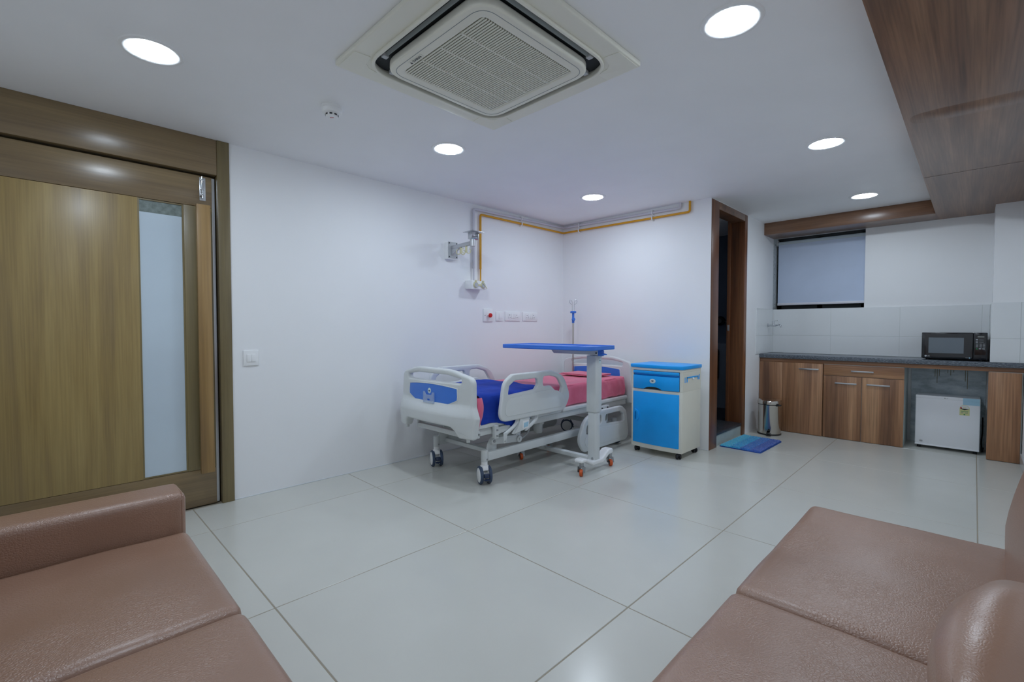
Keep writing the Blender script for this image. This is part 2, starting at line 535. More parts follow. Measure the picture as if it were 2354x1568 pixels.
# joint strip and slight swelling of the laminate sheet
MB().box(XS+.005, 3.24, 3.690, 3.6915, ZS-.0006, ZS).build('joint_line', 'black_rubber', so)
def swell(c): return c
mb = MB(); nx, ny = 24, 16; vs = []; fs = []
for i in range(nx+1):
    for j in range(ny+1):
        x = XS+.01 + (XR-.02-XS)*i/nx; t = j/ny; yc = 2.45 + .05*i/nx
        y = yc - .11 + .22*t
        vs.append((x, y, ZS + .0005 - .005*math.sin(PI*t)**2*min(1, i/6)))
for i in range(nx):
    for j in range(ny):
        a = i*(ny+1)+j; fs.append((a, a+1, a+ny+2, a+ny+1))
mb.add(vs, fs).build('laminate_swelling', 'wood_soffit', so)

# ---- walls
wl = struct(MB().box(XL-T, XL, .225, YB+T, 0, HC).box(XL-T, XL, YR-T, -1.06, 0, HC).build('wall_left', 'wall_paint'), 'white painted wall behind the hospital bed')
MB().tube([(XL+.001, .23, .002), (XL+.001, YB, .002)], .0035, 6).build('sealant_bead', 'caulk', wl)
wb = struct(MB().box(XL, XB-.13, YB, YB+T, 0, HC).box(XB-.13, XB, YB, YB+.006, 0, HC).build('wall_back', 'wall_paint'), 'white painted wall at the head of the bed')
MB().tube([(XL, YB-.001, .002), (XB, YB-.001, .002)], .0035, 6).build('sealant_bead', 'caulk', wb)
wp = struct(MB().box(XB-.13, XB, 4.555, YK+.2, 0, HC).box(XB-.13, XB, YB+.006, 4.555, 2.284, HC).build('wall_partition', 'wall_paint'), 'short white wall beside the bathroom doorway')
wr = struct(MB().box(XR, XR+T, YR-T, YK+.2, 0, HC).build('wall_right', 'wall_paint'), 'white right-hand wall beside the armless sofa')
wpl = struct(MB().box(3.07, XR, 5.03, YK, .83, ZS).build('wall_pillar', 'wall_paint'), 'square white pillar above the counter beside the microwave')
MB().box(3.0640, XR, 5.0225, YK, .832, 1.333).build('tile_bed', 'tile_grout', wpl)
struct(MB().box(XL-T, XR+T, YR-T, YR, 0, HC).build('wall_rear', 'wall_paint'), 'white wall behind the sofa with the armrest')
struct(MB().box(XR-.012, XR, -.9, 5.0, 0, .09).build('baseboard_right', 'wall_tile', bevel=.002), 'pale tile skirting along the right wall')
# kitchen wall with window recess
WX0, WX1, WZ0, WZ1 = XB, 2.135, 1.335, ZS
kw = MB()
kw.box(XB, WX1, YK, YK+.2, 0, WZ0).box(WX1, XR, YK, YK+.2, 0, HC).box(XB, WX1, YK, YK+.2, WZ1+.02, HC)
wk = struct(kw.build('wall_kitchen', 'wall_paint'), 'white kitchen wall with a recessed window')
MB().box(2.53, 3.05, YK-.012, YK, 0, .75).build('niche_cladding', 'granite_back', wk)
drip = []
for x, l in ((2.70, .10), (2.715, .16), (2.73, .09), (2.79, .06), (2.81, .08), (2.83, .05), (2.91, .13), (2.925, .2)):
    drip.append((x, l))
plain('stain', '#7C7A68', .5)
for x, l in drip: MB().box(x, x+.005, YK-.0128, YK-.012, .75-l, .75).build('drip_stain', 'stain', wk)
# backsplash tiles
ROW = [(.832, 1.031), (1.034, 1.335)]
MB().box(XB, 3.064, YK-.0078, YK, .832, 1.333).build('tile_bed', 'tile_grout', wk)
MB().box(XB, XB+.0068, 4.863, YK-.008, .832, 1.333).build('tile_bed', 'tile_grout', wp)
cx = [XB+.008, 1.846, 2.429, 3.011, 3.062]
for a, b in zip(cx[:-1], cx[1:]):
    for z0, z1 in ROW: MB().box(a+.001, b-.001, YK-.009, YK, z0, z1).build('wall_tile', 'wall_tile', wk, bevel=.001, seg=1)
for z0, z1 in ROW: MB().box(XB, XB+.008, 4.862, YK-.010, z0, z1).build('wall_tile', 'wall_tile', wp, bevel=.001, seg=1)
for a, b in ((3.062, 3.233), (3.236, XR)):
    for z0, z1 in ROW: MB().box(a, b, 5.021, 5.03, z0, z1).build('wall_tile', 'wall_tile', wpl, bevel=.001, seg=1)
for z0, z1 in ROW: MB().box(3.062, 3.07, 5.031, YK-.010, z0, z1).build('wall_tile', 'wall_tile', wpl, bevel=.001, seg=1)

# ---- window with roller blind
win = thing('window_1', 'recessed kitchen window with dark granite sill', None, (1.7, YK+.1, WZ0), 0)
del win['label']; struct(win, 'recessed kitchen window with stone jamb and dark granite sill')
MB().box(XB, WX1, YK-.006, YK+.2, WZ0-.018, WZ0).build('sill', 'granite_dark', win, bevel=.002)
jb = MB().box(XB-.002, XB+.004, YK, YK+.2, WZ0, WZ1+.02).build('jamb', 'granite_jamb', win)
for z in (1.40, 1.75, 2.10): MB().cyl((XB+.004, YK+.05, z), (XB+.006, YK+.05, z), .006, n=10).build('screw', 'black_rubber', jb)
fr = MB()
fr.box(XB, WX1, YK+.165, YK+.195, WZ0, WZ0+.05).box(XB, WX1, YK+.165, YK+.195, WZ1-.03, WZ1+.02)
fr.box(XB, XB+.05, YK+.165, YK+.195, WZ0, WZ1).box(WX1-.05, WX1, YK+.165, YK+.195, WZ0, WZ1).box(1.68, 1.73, YK+.165, YK+.195, WZ0, WZ1)
fr.build('frame', 'brace_dark', win)
plain('window_night', '#10141C', .08)
for a, b in ((XB+.05, 1.68), (1.73, WX1-.05)): MB().box(a, b, YK+.176, YK+.184, WZ0+.05, WZ1-.03).build('pane', 'window_night', win)
bl = thing('roller_blind', 'blue-grey roller blind drawn down over the kitchen window', 'blind', (1.7, YK+.135, 1.385))
BY = YK+.135
MB().cyl((1.283, BY+.005, 2.112), (2.128, BY+.005, 2.112), .028, n=24).build('tube', 'blind_tube', bl)
MB().box(1.268, 1.282, BY-.03, BY+.03, 2.09, 2.162).build('bracket', 'grey_plastic', bl, bevel=.004)
fb = MB(); nx, nz = 30, 20; vs = []; fs = []
for i in range(nx+1):
    for j in range(nz+1):
        x = 1.288+(2.122-1.288)*i/nx; z = 1.395+(2.100-1.395)*j/nz
        vs.append((x, BY-.0235+.004*noise.noise((x*5, z*2, 3)), z))
n0 = len(vs); vs += [(a, b+.0015, c) for a, b, c in vs]
for i in range(nx):
    for j in range(nz):
        a = i*(nz+1)+j; fs.append((a, a+1, a+nz+2, a+nz+1)); fs.append((n0+a, n0+a+nz+1, n0+a+nz+2, n0+a+1))
fb.add(vs, fs).build('fabric', 'blind_fabric', bl)
MB().box(1.285, 2.125, BY-.032, BY-.014, 1.385, 1.412).build('bottom_rail', 'blind_rail', bl, bevel=.004)

# ---- entrance door on the left wall
DX = XL
d1 = struct(thing('door_1', 'olive brown veneer entrance door with a tall frosted glass strip', None, (XL, -.4, 0)))
MB().box(XL-.06, XL+.014, .157, .225, 0, HC).build('jamb', 'wood_door_frame', d1, bevel=.003)
MB().box(XL-.06, XL+.014, -1.06, -.99, 0, HC).build('jamb', 'wood_door_frame', d1, bevel=.003)
MB().box(XL-.06, XL+.010, -.99, .157, 2.072, HC).build('head', 'wood_door_x', d1, bevel=.003)
MB().box(XL-T, XL-.07, -1.06, .225, 0, HC).build('backing', 'wood_door_frame', d1)
LX0, LX1 = XL-.052, XL-.014       # leaf faces
leaf = d1
MB().box(LX0, LX1, -.98, .132, 1.868, 2.056).build('top_rail', 'wood_door_x', leaf, bevel=.0015)
MB().box(LX0, LX1, -.98, -.236, .237, 1.866).build('door_panel', 'wood_door', leaf, bevel=.0015)
MB().box(LX0, LX1, -.017, .132, .237, 1.866).build('stile', 'wood_door_frame', leaf, bevel=.0015)
MB().box(LX0, LX1, -.98, .132, .008, .235).build('bottom_rail', 'wood_door_x', leaf, bevel=.0015)
for a in ((-.236, -.228, .237, 1.866), (-.025, -.017, .237, 1.866), (-.228, -.025, .237, .245), (-.228, -.025, 1.858, 1.866)):
    MB().box(LX0, LX1-.006, *a).build('glazing_bead', 'wood_door_frame', leaf)
gl = MB().box(LX0+.012, LX1-.012, -.228, -.025, .245, 1.79).build('glass_pane', 'frost_film', leaf)
MB().box(LX0+.012, LX1-.012, -.228, -.025, 1.7905, 1.858).build('clear_glass_strip', 'clear_strip', leaf)
MB().box(XL-.05, XL-.03, .134, .150, .008, 2.056).build('metal_channel', 'satin_steel', leaf)
hd = MB().box(XL+.030, XL+.056, .036, .108, .225, 1.868).build('pull_handle', 'wood_handle', d1, bevel=.002)
for z in (.45, 1.05, 1.65): MB().cyl((LX1-.001, .072, z), (XL+.031, .072, z), .012, n=14).build('standoff', 'wood_door_frame', hd)
tb = MB().box(LX1, LX1+.004, .066, .098, 1.905, 2.046).build('tower_bolt', 'satin_steel', d1, bevel=.001)
MB().cyl((LX1+.010, .078, 1.915), (LX1+.010, .078, 2.05), .0055, n=12).build('rod', 'chrome', tb)
for z in (1.94, 1.975, 2.03): MB().box(LX1+.003, LX1+.017, .069, .088, z-.006, z+.006).build('staple', 'satin_steel', tb, bevel=.002)
MB().cyl((LX1+.010, .078, 1.925), (LX1+.026, .062, 1.925), .004, n=10).build('knob', 'brushed_steel', tb)

# ---- bathroom doorway in the partition wall
d2 = struct(thing('door_2', 'open bathroom doorway with a brown wood laminate frame', None, (XB, 4.1, 0)))
JX0 = XB-.132
MB().box(JX0, XB+.004, YB+.006, 3.800, 0, 2.284).build('jamb', 'wood_jamb', d2, bevel=.002)
MB().box(JX0, XB+.004, 4.480, 4.555, 0, 2.284).build('jamb', 'wood_jamb', d2, bevel=.002)
MB().box(JX0, XB+.004, 3.800, 4.480, 2.215, 2.284).build('head', 'wood_dark', d2, bevel=.002)
MB().box(JX0-.034, JX0, 4.470, 4.555, .13, 2.284).build('rebate', 'wood_jamb', d2, bevel=.002)
MB().box(JX0-.026, JX0-.004, 4.4685, 4.4698, 1.09, 1.15).build('strike_plate', 'satin_steel', d2, bevel=.001)
MB().box(JX0-.16, XB-.005, 3.800, 4.480, .103, .13).build('threshold', 'granite_dark', d2, bevel=.002)
MB().box(JX0-.16, XB-.012, 3.800, 4.480, 0, .103).build('riser', 'riser_stone', d2)

# ---- bathroom beyond the doorway (unlit)
BX0 = .05
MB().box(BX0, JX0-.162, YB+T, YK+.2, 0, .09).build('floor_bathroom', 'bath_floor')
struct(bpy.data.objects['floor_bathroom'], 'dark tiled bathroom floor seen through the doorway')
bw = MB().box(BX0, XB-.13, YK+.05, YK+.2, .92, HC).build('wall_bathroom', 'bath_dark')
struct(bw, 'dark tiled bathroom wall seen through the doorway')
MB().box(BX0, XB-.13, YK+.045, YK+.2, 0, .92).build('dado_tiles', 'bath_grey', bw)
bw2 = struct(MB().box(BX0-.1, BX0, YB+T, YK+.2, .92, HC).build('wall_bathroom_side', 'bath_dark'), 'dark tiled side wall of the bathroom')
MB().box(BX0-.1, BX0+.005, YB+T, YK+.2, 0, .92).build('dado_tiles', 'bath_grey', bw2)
kb = thing('shower_fitting', 'round glossy black fitting on the dark bathroom wall', 'fitting', (.69, YK+.05, 1.205))
MB().lathe([(.0, .085), (.03, .082), (.055, .06), (.062, .035), (.055, .01), (.03, 0), (.03, -.02)], (.69, YK-.03, 1.205), (0, -1, 0), 24).build('dome', 'mw_glass', kb)
MB().cyl((.86, YK-.02, 1.19), (.69, YK+.05, 1.205), .02).build('stem', 'chrome', kb)
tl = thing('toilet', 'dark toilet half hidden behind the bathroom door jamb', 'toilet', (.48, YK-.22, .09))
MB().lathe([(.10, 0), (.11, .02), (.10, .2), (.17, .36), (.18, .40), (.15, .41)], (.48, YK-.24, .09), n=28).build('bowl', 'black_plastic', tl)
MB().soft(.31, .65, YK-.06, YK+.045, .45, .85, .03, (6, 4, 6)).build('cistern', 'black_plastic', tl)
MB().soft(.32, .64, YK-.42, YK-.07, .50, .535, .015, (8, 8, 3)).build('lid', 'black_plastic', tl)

# ================================================================== CEILING THINGS
def downlight(loc, label):
    t = thing('downlight', label, 'ceiling light', loc)
    x, y, z = loc
    MB().lathe([(.088, -.001), (.088, -.0035), (.098, -.006), (.110, -.004), (.113, 0), (.113, .004)], loc, n=48).build('trim_ring', 'white_plastic', t)
    MB().lathe([(.0, -.0110), (.04, -.0100), (.07, -.0070), (.0875, -.0030), (.0875, .0)], loc, n=48).build('diffuser', 'lamp_glow', t)
    return t
for (x, y), lb in {
    (.474, -.284): 'round LED downlight nearest the entrance door',
    (.500, 1.262): 'round LED downlight between the air conditioner and the foot of the bed',
    (.512, 2.865): 'round LED downlight above the hospital bed',
    (2.284, 1.238): 'round LED downlight beside the wood ceiling above the armless sofa',
    (2.273, 2.885): 'round LED downlight between the armless sofa and the kitchen counter',
    (2.247, 4.515): 'round LED downlight in front of the kitchen counter',
    (2.284, -.284): 'round LED downlight above the end of the sofa with the armrest'}.items():
    o = tag(downlight((x, y, HC), lb), group='round ceiling downlights')
    if (x, y) == (2.284, -.284): o.name = 'downlight_offscreen'   # the pair of the lamp nearest the door, above the frame

sd = thing('smoke_detector', 'small white smoke detector between door and air conditioner', 'smoke detector', (.525, .47, HC))
c = (.525, .47, HC)
MB().lathe([(.052, 0), (.053, -.012), (.052, -.014)], c, n=36).build('base', 'white_plastic', sd)
MB().lathe([(.0515, -.0145), (.051, -.03), (.047, -.036), (.034, -.040), (.032, -.0405)], c, n=36).build('cover', 'white_plastic', sd)
MB().lathe([(.032, -.040), (.031, -.052), (.026, -.056), (0, -.057)], c, n=36).build('sensor_cap', 'white_plastic', sd)
for k in range(8):
    a = k*PI/4+.2; p = V(.525+.0313*math.cos(a), .47+.0313*math.sin(a), HC-.0458)
    tdir = V(-math.sin(a), math.cos(a), 0)
    MB().bar(p-tdir*.007, p+tdir*.007, .003, .007).build('vent_slot', 'ac_dark', sd)
MB().bar((.519, .462, HC-.0572), (.533, .476, HC-.0572), .005, .001).build('indicator', 'label_red', sd)

# ---- ceiling cassette air conditioner
AX, AY = 1.428, .765
ac = thing('ceiling_air_conditioner', 'ivory square cassette air conditioner set in the ceiling', 'air conditioner', (AX, AY, HC))
ux, uy = (1, 0, 0), (0, -1, 0)      # facing down
plate('outer_frame', rrect(-.475, .475, -.475, .475, .012), [rrect(-.385, .385, -.385, .385, .14, 10)], .022, .006, (AX, AY, HC-.011), ux, uy, 'ac_ivory', ac)
plate('rim', rrect(-.395, .395, -.395, .395, .15, 10), [rrect(-.380, .380, -.380, .380, .13, 10)], .024, .004, (AX, AY, HC-.021), ux, uy, 'ac_ivory', ac)
# corner covers
for sx in (-1, 1):
    for sy in (-1, 1):
        pts = [(sx*.465, sy*.465), (sx*.465, sy*.31), (sx*.395, sy*.30), (sx*.385, sy*.36), (sx*.36, sy*.385), (sx*.30, sy*.395), (sx*.31, sy*.465)]
        if sx*sy < 0: pts = pts[::-1]
        plate('corner_cover', rpoly(pts, .008, 3), [], .004, .001, (AX, AY, HC-.0225), ux, uy, 'ac_ivory', ac)
MB().box(AX-.38, AX+.38, AY-.38, AY+.38, HC-.004, HC-.001).build('air_slot', 'ac_dark', ac)
# flaps in the four slots
for k in range(4):
    a = k*PI/2; d = V(math.cos(a), math.sin(a), 0); tn = V(-math.sin(a), math.cos(a), 0)
    p = V(AX, AY, HC-.014) + d*.352
    MB().bar(p-tn*.25, p+tn*.25, .003, .016, (d*.8+V(0, 0, 1))).build('flap', 'ac_flap', ac, bevel=.001, seg=1)
    for s in (-1, 1):
        q = p + tn*s*.262
        MB().bar(q-tn*.012, q+tn*.012, .026, .018).build('flap_hinge', 'grey_plastic', ac, bevel=.003)
body = plate('centre_panel', rrect(-.328, .328, -.328, .328, .10, 10), [rrect(-.258, .258, -.258, .258, .02)], .04, .010, (AX, AY, HC-.030), ux, uy, 'ac_ivory', ac)
plate('panel_joint', rrect(-.302, .302, -.302, .302, .07, 8), [rrect(-.2995, .2995, -.2995, .2995, .068, 8)], .001, .0002, (AX, AY, HC-.0503), ux, uy, 'ac_flap', ac)
gr = MB().box(AX-.26, AX+.26, AY-.26, AY+.26, HC-.036, HC-.034).build('grille', 'ac_dark', ac)
n = 42
slat = None
for k in range(n):
    y = AY-.252 + .504*k/(n-1)
    if slat is None:
        slat = MB().bar((AX-.257, AY, HC-.0445), (AX+.257, AY, HC-.0445), .0062, .010, (0, .35, 1)).build('slat', 'ac_grille', gr)
        slat.location = (0, y-AY, 0)
    else:
        o = slat.copy(); COL.objects.link(o); o.location = (0, y-AY, 0)
for x in (-.129, 0, .129): MB().box(AX+x-.003, AX+x+.003, AY-.257, AY+.257, HC-.051, HC-.038).build('divider', 'ac_grille', gr)
pl = MB().box(AX-.29, AX-.268, AY-.07, AY+.07, HC-.0505, HC-.0502)
lb = plate('badge', rrect(-.045, .045, -.011, .011, .003), [], .0012, .0003, (AX-.138, AY-.279, HC-.0506), (1, 0, 0), (0, -1, 0), 'ac_grille', ac)
lettering('badge_lettering', 'DAIKIN', .017, (AX-.132, AY-.279, HC-.0514), (1, 0, 0), (0, -1, 0), 'brace_dark', lb)
MB().prism([(-.180+.0, -.006), (-.168, -.006), (-.174, .006)], (AX, AY-.279, HC-.0522), (1, 0, 0), (0, -1, 0), (0, 0, .001)).build('badge_mark', 'brace_dark', lb)

# ================================================================== LEFT WALL THINGS
NX = V(1, 0, 0)
def wplate(name, y0, y1, z0, z1, d, mat, parent, bev=.003):
    return MB().box(XL, XL+d, y0, y1, z0, z1).build(name, mat, parent, bevel=bev)
sw = thing('light_switch', 'white twin-rocker light switch beside the entrance door', 'switch', (XL, .334, .87))
wplate('plate', .289, .381, .870, .972, .009, 'white_plastic', sw)
wplate('surround', .308, .362, .894, .948, .0105, 'white_plastic', sw, .001)
for a in (.3095, .3355): MB().box(XL+.009, XL+.0135, a, a+.025, .896, .946).build('rocker', 'white_plastic', sw, bevel=.002)
# nurse call
nc = thing('nurse_call_point', 'square white wall plate with a red push button', 'call button', (XL, 2.446, 1.18))
wplate('plate', 2.387, 2.506, 1.180, 1.304, .012, 'white_plastic', nc)
MB().cyl((XL+.012, 2.452, 1.241), (XL+.026, 2.452, 1.241), .012, n=20).build('collar', 'white_plastic', nc)
MB().lathe([(.012, 0), (.021, .003), (.022, .014), (.018, .020), (0, .022)], (XL+.026, 2.452, 1.241), (1, 0, 0), 24).build('push_button', 'red_plastic', nc)
for yy in (2.403, 2.490): MB().cyl((XL+.012, yy, 1.241), (XL+.0128, yy, 1.241), .004, n=12).build('screw', 'brace_dark', nc)
s1 = thing('bell_switch', 'narrow white single switch next to the red call button', 'switch', (XL, 2.60, 1.187))
wplate('plate', 2.554, 2.650, 1.187, 1.280, .010, 'white_plastic', s1)
MB().box(XL+.010, XL+.0145, 2.590, 2.614, 1.207, 1.261).build('rocker', 'white_plastic', s1, bevel=.002)
def sockets(y0, y1, z0, z1, label):
    t = thing('double_socket', label, 'socket', (XL, (y0+y1)/2, z0), group='double sockets above the bed')
    wplate('plate', y0, y1, z0, z1, .011, 'white_plastic', t)
    yc = (y0+y1)/2; zc = (z0+z1)/2
    for s in (-1, 1):
        y = yc + s*.052
        k = MB().box(XL+.011, XL+.0135, y-.023, y+.023, zc-.027, zc+.027).build('socket', 'white_plastic', t, bevel=.002)
        h = MB()
        h.box(XL+.0135, XL+.0139, y-.003, y+.003, zc+.007, zc+.018)
        for q in (-.012, .012): h.cyl((XL+.0135, y+q, zc-.011), (XL+.0139, y+q, zc-.011), .0035, n=10)
        h.build('pin_holes', 'brace_dark', k)
    for q in (-.0135, .0135): MB().box(XL+.011, XL+.0145, yc+q-.0125, yc+q+.0125, zc-.025, zc+.025).build('rocker', 'white_plastic', t, bevel=.002)
sockets(2.682, 2.904, 1.190, 1.286, 'white double socket plate in the middle of the row above the bed')
sockets(2.938, 3.170, 1.192, 1.284, 'white double socket plate at the end of the row near the room corner')

# medical gas outlet box
go = thing('gas_outlet_box', 'white wall box with two round medical gas outlets', 'gas outlet', (XL, 2.27, 1.48))
MB().prism([(0, .004), (.095, 0), (.095, .079), (0, .083)], (XL, 2.165, 1.479), (1, 0, 0), (0, 0, 1), (0, .185, 0)).build('box', 'white_plastic', go, bevel=.003)
for yy, lid in ((2.212, 0), (2.302, 1)):
    k = MB().lathe([(.030, 0), (.030, .006), (.026, .010)], (XL+.095, yy, 1.518), (1, 0, 0), 8).build('outlet', 'cream_plastic', go)
    MB().lathe([(.022, .010), (.021, .014), (0, .014)], (XL+.095, yy, 1.518), (1, 0, 0), 24).build('outlet_face', 'grey_plastic', k)
    MB().box(XL+.095, XL+.104, yy-.010, yy+.010, 1.546, 1.562).build('latch', 'cream_plastic', k, bevel=.002)
MB().bar((XL+.112, 2.285, 1.545), (XL+.112, 2.34, 1.49), .006, .004, (1, 0, 0)).build('release_lever', 'cream_plastic', go)
MB().box(XL+.095, XL+.100, 2.238, 2.276, 1.508, 1.528).build('bridge', 'cream_plastic', go, bevel=.002)

# pipes
def pipe(name, label, pts, r, thin, mat):
    t = thing(name, label, 'pipe', pts[-1])
    mb = MB()
    q = []
    P = [Vector(p) for p in pts]
    # rounded elbows
    path = [P[0]]
    for a, b, c in zip(P[:-2], P[1:-1], P[2:]):
        d0 = (a-b).normalized(); d1 = (c-b).normalized(); rr = .022
        for k in range(6):
            u = k/5; path.append((b+d0*rr)*(1-u)**2 + b*2*u*(1-u) + (b+d1*rr)*u*u)
    path.append(P[-1])
    mb.tube(path, r, 12).build('run', mat, t)
    MB().tube([P[-1], thin], r*.68, 10).build('drop_tail', mat, t)
    return t
pipe('oxygen_pipe', 'white painted pipe running just under the ceiling', [(.982, YB-.020, HC), (.982, YB-.020, 2.243), (XL+.02, YB-.020, 2.262), (XL+.02, 2.252, 2.238), (XL+.02, 2.252, 1.68)], .0125, (XL+.02, 2.252, 1.555), 'pipe_white')
pipe('gas_pipe', 'yellow gas pipe running below the white pipe', [(1.074, YB-.020, HC), (1.074, YB-.020, 2.192), (XL+.02, YB-.020, 2.203), (XL+.02, 2.338, 2.200), (XL+.02, 2.338, 1.68)], .0105, (XL+.02, 2.338, 1.555), 'gas_yellow')
def clamp(p, n, label):
    t = thing('pipe_clamp', label, 'pipe clamp', p, group='clamps holding the two pipes')
    p = Vector(p); n = Vector(n); td = V(0, 0, 1).cross(n)
    MB().bar(p+n*.002+V(0, 0, -.055), p+n*.002+V(0, 0, .055), .02, .004, n).build('back_strip', 'white_plastic', t)
    for dz in (.028, -.03):
        pts = [p+n*.004+V(0, 0, dz+.019), p+n*.03+V(0, 0, dz+.017), p+n*.036+V(0, 0, dz), p+n*.03+V(0, 0, dz-.017), p+n*.004+V(0, 0, dz-.019)]
        MB().tube(pts, .006, 8, smooth=4).build('saddle', 'white_plastic', t)
clamp((XL, 2.90, 2.226), (1, 0, 0), 'white pipe clamp on the wall above the sockets')
clamp((-.185, YB, 2.230), (0, -1, 0), 'white pipe clamp near the room corner')
clamp((.700, YB, 2.222), (0, -1, 0), 'white pipe clamp near the bathroom doorway')

# monitor bracket
mk = thing('monitor_bracket', 'wall bracket with tilted metal tray plate and cream hooks', 'bracket', (XL, 1.99, 1.73))
MB().box(XL, XL+.04, 1.925, 2.035, 1.735, 1.886).build('wall_box', 'white_plastic', mk, bevel=.004)
MB().box(XL+.040, XL+.046, 1.935, 2.040, 1.745, 1.890).build('face_plate', 'grey_plastic', mk, bevel=.002)
for yy in (1.945, 2.028):
    for zz in (1.756, 1.878): MB().cyl((XL+.046, yy, zz), (XL+.049, yy, zz), .006, n=12).build('bolt', 'brace_dark', mk)
armd = V(.235, .05, .022)
a0 = V(XL+.046, 1.975, 1.838)
MB().bar(a0, a0+armd, .03, .032).build('arm', 'satin_steel', mk, bevel=.003)
MB().prism([(0, 0), (.12, .012), (0, -.06)], a0+V(0, -.012, -.012), armd.normalized(), (0, 0, 1), (0, .024, 0)).build('gusset', 'satin_steel', mk)
e = a0+armd
MB().cyl(e+V(-.01, -.0, -.03), e+V(-.01, 0, .03), .022, n=20).build('pivot', 'satin_steel', mk)
MB().cyl(e+V(-.01, -.03, .045), e+V(-.01, .05, .045), .018, n=20).build('tilt_barrel', 'chrome', mk)
for s in (-.032, .05): MB().box(e.x-.03, e.x+.012, e.y+s-.003, e.y+s+.003, e.z+.03, e.z+.088).build('ear', 'satin_steel', mk, bevel=.001)
MB().box(e.x-.065, e.x+.065, e.y-.065, e.y+.075, e.z+.088, e.z+.092).build('tray', 'satin_steel', mk, bevel=.001)
for q in (.42, .68):
    p = a0+armd*q+V(0, 0, -.016)
    hk = MB().bar(p, p+V(0, 0, -.055), .018, .012).build('hook', 'cream_plastic', mk, bevel=.002)
    for s in (-1, 1):
        tt = V(.3, .95, 0)*s
        b = p+V(0, 0, -.05)
        MB().tube([b, b+tt*.02+V(0, 0, -.012), b+tt*.038+V(0, 0, -.002), b+tt*.040+V(0, 0, .02), b+tt*.026+V(0, 0, .03)], .0035, 8, smooth=4).build('prong', 'cream_plastic', hk)

# ================================================================== KITCHEN
CF = 5.018     # plane of cabinet fronts
def bar_handle(x0, x1, z, parent):
    h = MB()
    h.box(x0, x1, CF-.032, CF-.022, z-.006, z+.006)
    o = h.build('handle', 'satin_steel', parent, bevel=.003)
    for x in (x0+.02, x1-.02): MB().box(x-.005, x+.005, CF-.023, CF-.001, z-.005, z+.005).build('post', 'satin_steel', o) if False else None
    return o
def handle(x0, x1, z, parent):
    m = MB()
    pts = [(x0, CF-.002), (x0, CF-.026), (x1, CF-.026), (x1, CF-.002), (x1-.012, CF-.002), (x1-.012, CF-.016), (x0+.012, CF-.016), (x0+.012, CF-.002)]
    m.prism(pts, (0, 0, z-.007), (1, 0, 0), (0, 1, 0), (0, 0, .014))
    return m.build('handle', 'satin_steel', parent, bevel=.002)
ZA = .752      # underside of the apron strip
wt = thing('worktop', 'dark speckled granite worktop with a brown apron strip', 'worktop', (2.25, 5.2, ZA))
MB().box(XB+.0, 3.262, 4.995, YK-.010, .790, .830).build('slab', 'granite_top', wt, bevel=.002)
MB().box(XB+.0, 3.262, CF, CF+.02, ZA, .790).build('apron', 'wood_cabinet_x', wt, bevel=.001)
k1 = thing('base_cabinet', 'brown wood base cabinet with a single door behind the pedal bin', 'cabinet', (1.56, 5.2, 0))
MB().box(1.270, 1.868, CF+.002, YK-.012, 0, ZA).build('carcass', 'wood_cabinet', k1)
MB().box(1.268, 1.496, CF-.016, CF+.002, .004, ZA-.004).build('filler_panel', 'wood_cabinet', k1, bevel=.001)
dr = MB().box(1.499, 1.866, CF-.016, CF+.002, .004, ZA-.004).build('door', 'wood_cabinet', k1, bevel=.001)
handle(1.652, 1.832, .690, dr)
k2 = thing('base_cabinet', 'brown wood base cabinet with one drawer over two doors', 'cabinet', (2.19, 5.2, 0))
MB().box(1.874, 2.506, CF+.002, YK-.012, 0, ZA).build('carcass', 'niche_white', k2)
o = MB().box(1.876, 2.510, CF-.016, CF+.002, .638, ZA-.004).build('drawer', 'wood_cabinet_x', k2, bevel=.001); handle(2.104, 2.283, .691, o)
o = MB().box(1.876, 2.190, CF-.016, CF+.002, .004, .634).build('door', 'wood_cabinet', k2, bevel=.001); handle(1.972, 2.151, .565, o)
o = MB().box(2.194, 2.510, CF-.016, CF+.002, .004, .634).build('door', 'wood_cabinet', k2, bevel=.001); handle(2.230, 2.408, .568, o)
k3 = thing('base_cabinet', 'narrow closed brown cabinet panel beside the small fridge', 'cabinet', (3.155, 5.2, 0))
MB().box(3.062, 3.258, CF+.002, YK-.012, 0, ZA).build('carcass', 'niche_white', k3)
MB().box(3.056, 3.250, CF-.016, CF+.002, .004, ZA-.004).build('front_panel', 'wood_cabinet', k3, bevel=.001)

# tap
tp = thing('wall_tap', 'chrome lever tap on the tiled side wall above the worktop', 'tap', (XB+.008, 5.25, 1.14))
x0, ty, tz = XB+.008, 5.25, 1.147
MB().lathe([(.024, 0), (.024, .006), (.014, .010)], (x0, ty, tz), (1, 0, 0), 24).build('flange', 'chrome', tp)
MB().cyl((x0, ty, tz), (x0+.085, ty, tz), .011, n=18).build('body', 'chrome', tp)
MB().tube([(x0+.08, ty, tz), (x0+.115, ty, tz+.008), (x0+.135, ty, tz-.005), (x0+.14, ty, tz-.028)], .009, 12, smooth=5).build('spout', 'chrome', tp)
MB().cyl((x0+.062, ty, tz), (x0+.062, ty, tz+.05), .0135, n=18).build('valve', 'chrome', tp)
MB().bar((x0+.062, ty, tz+.052), (x0+.115, ty, tz+.056), .010, .006).build('lever', 'chrome', tp, bevel=.002)

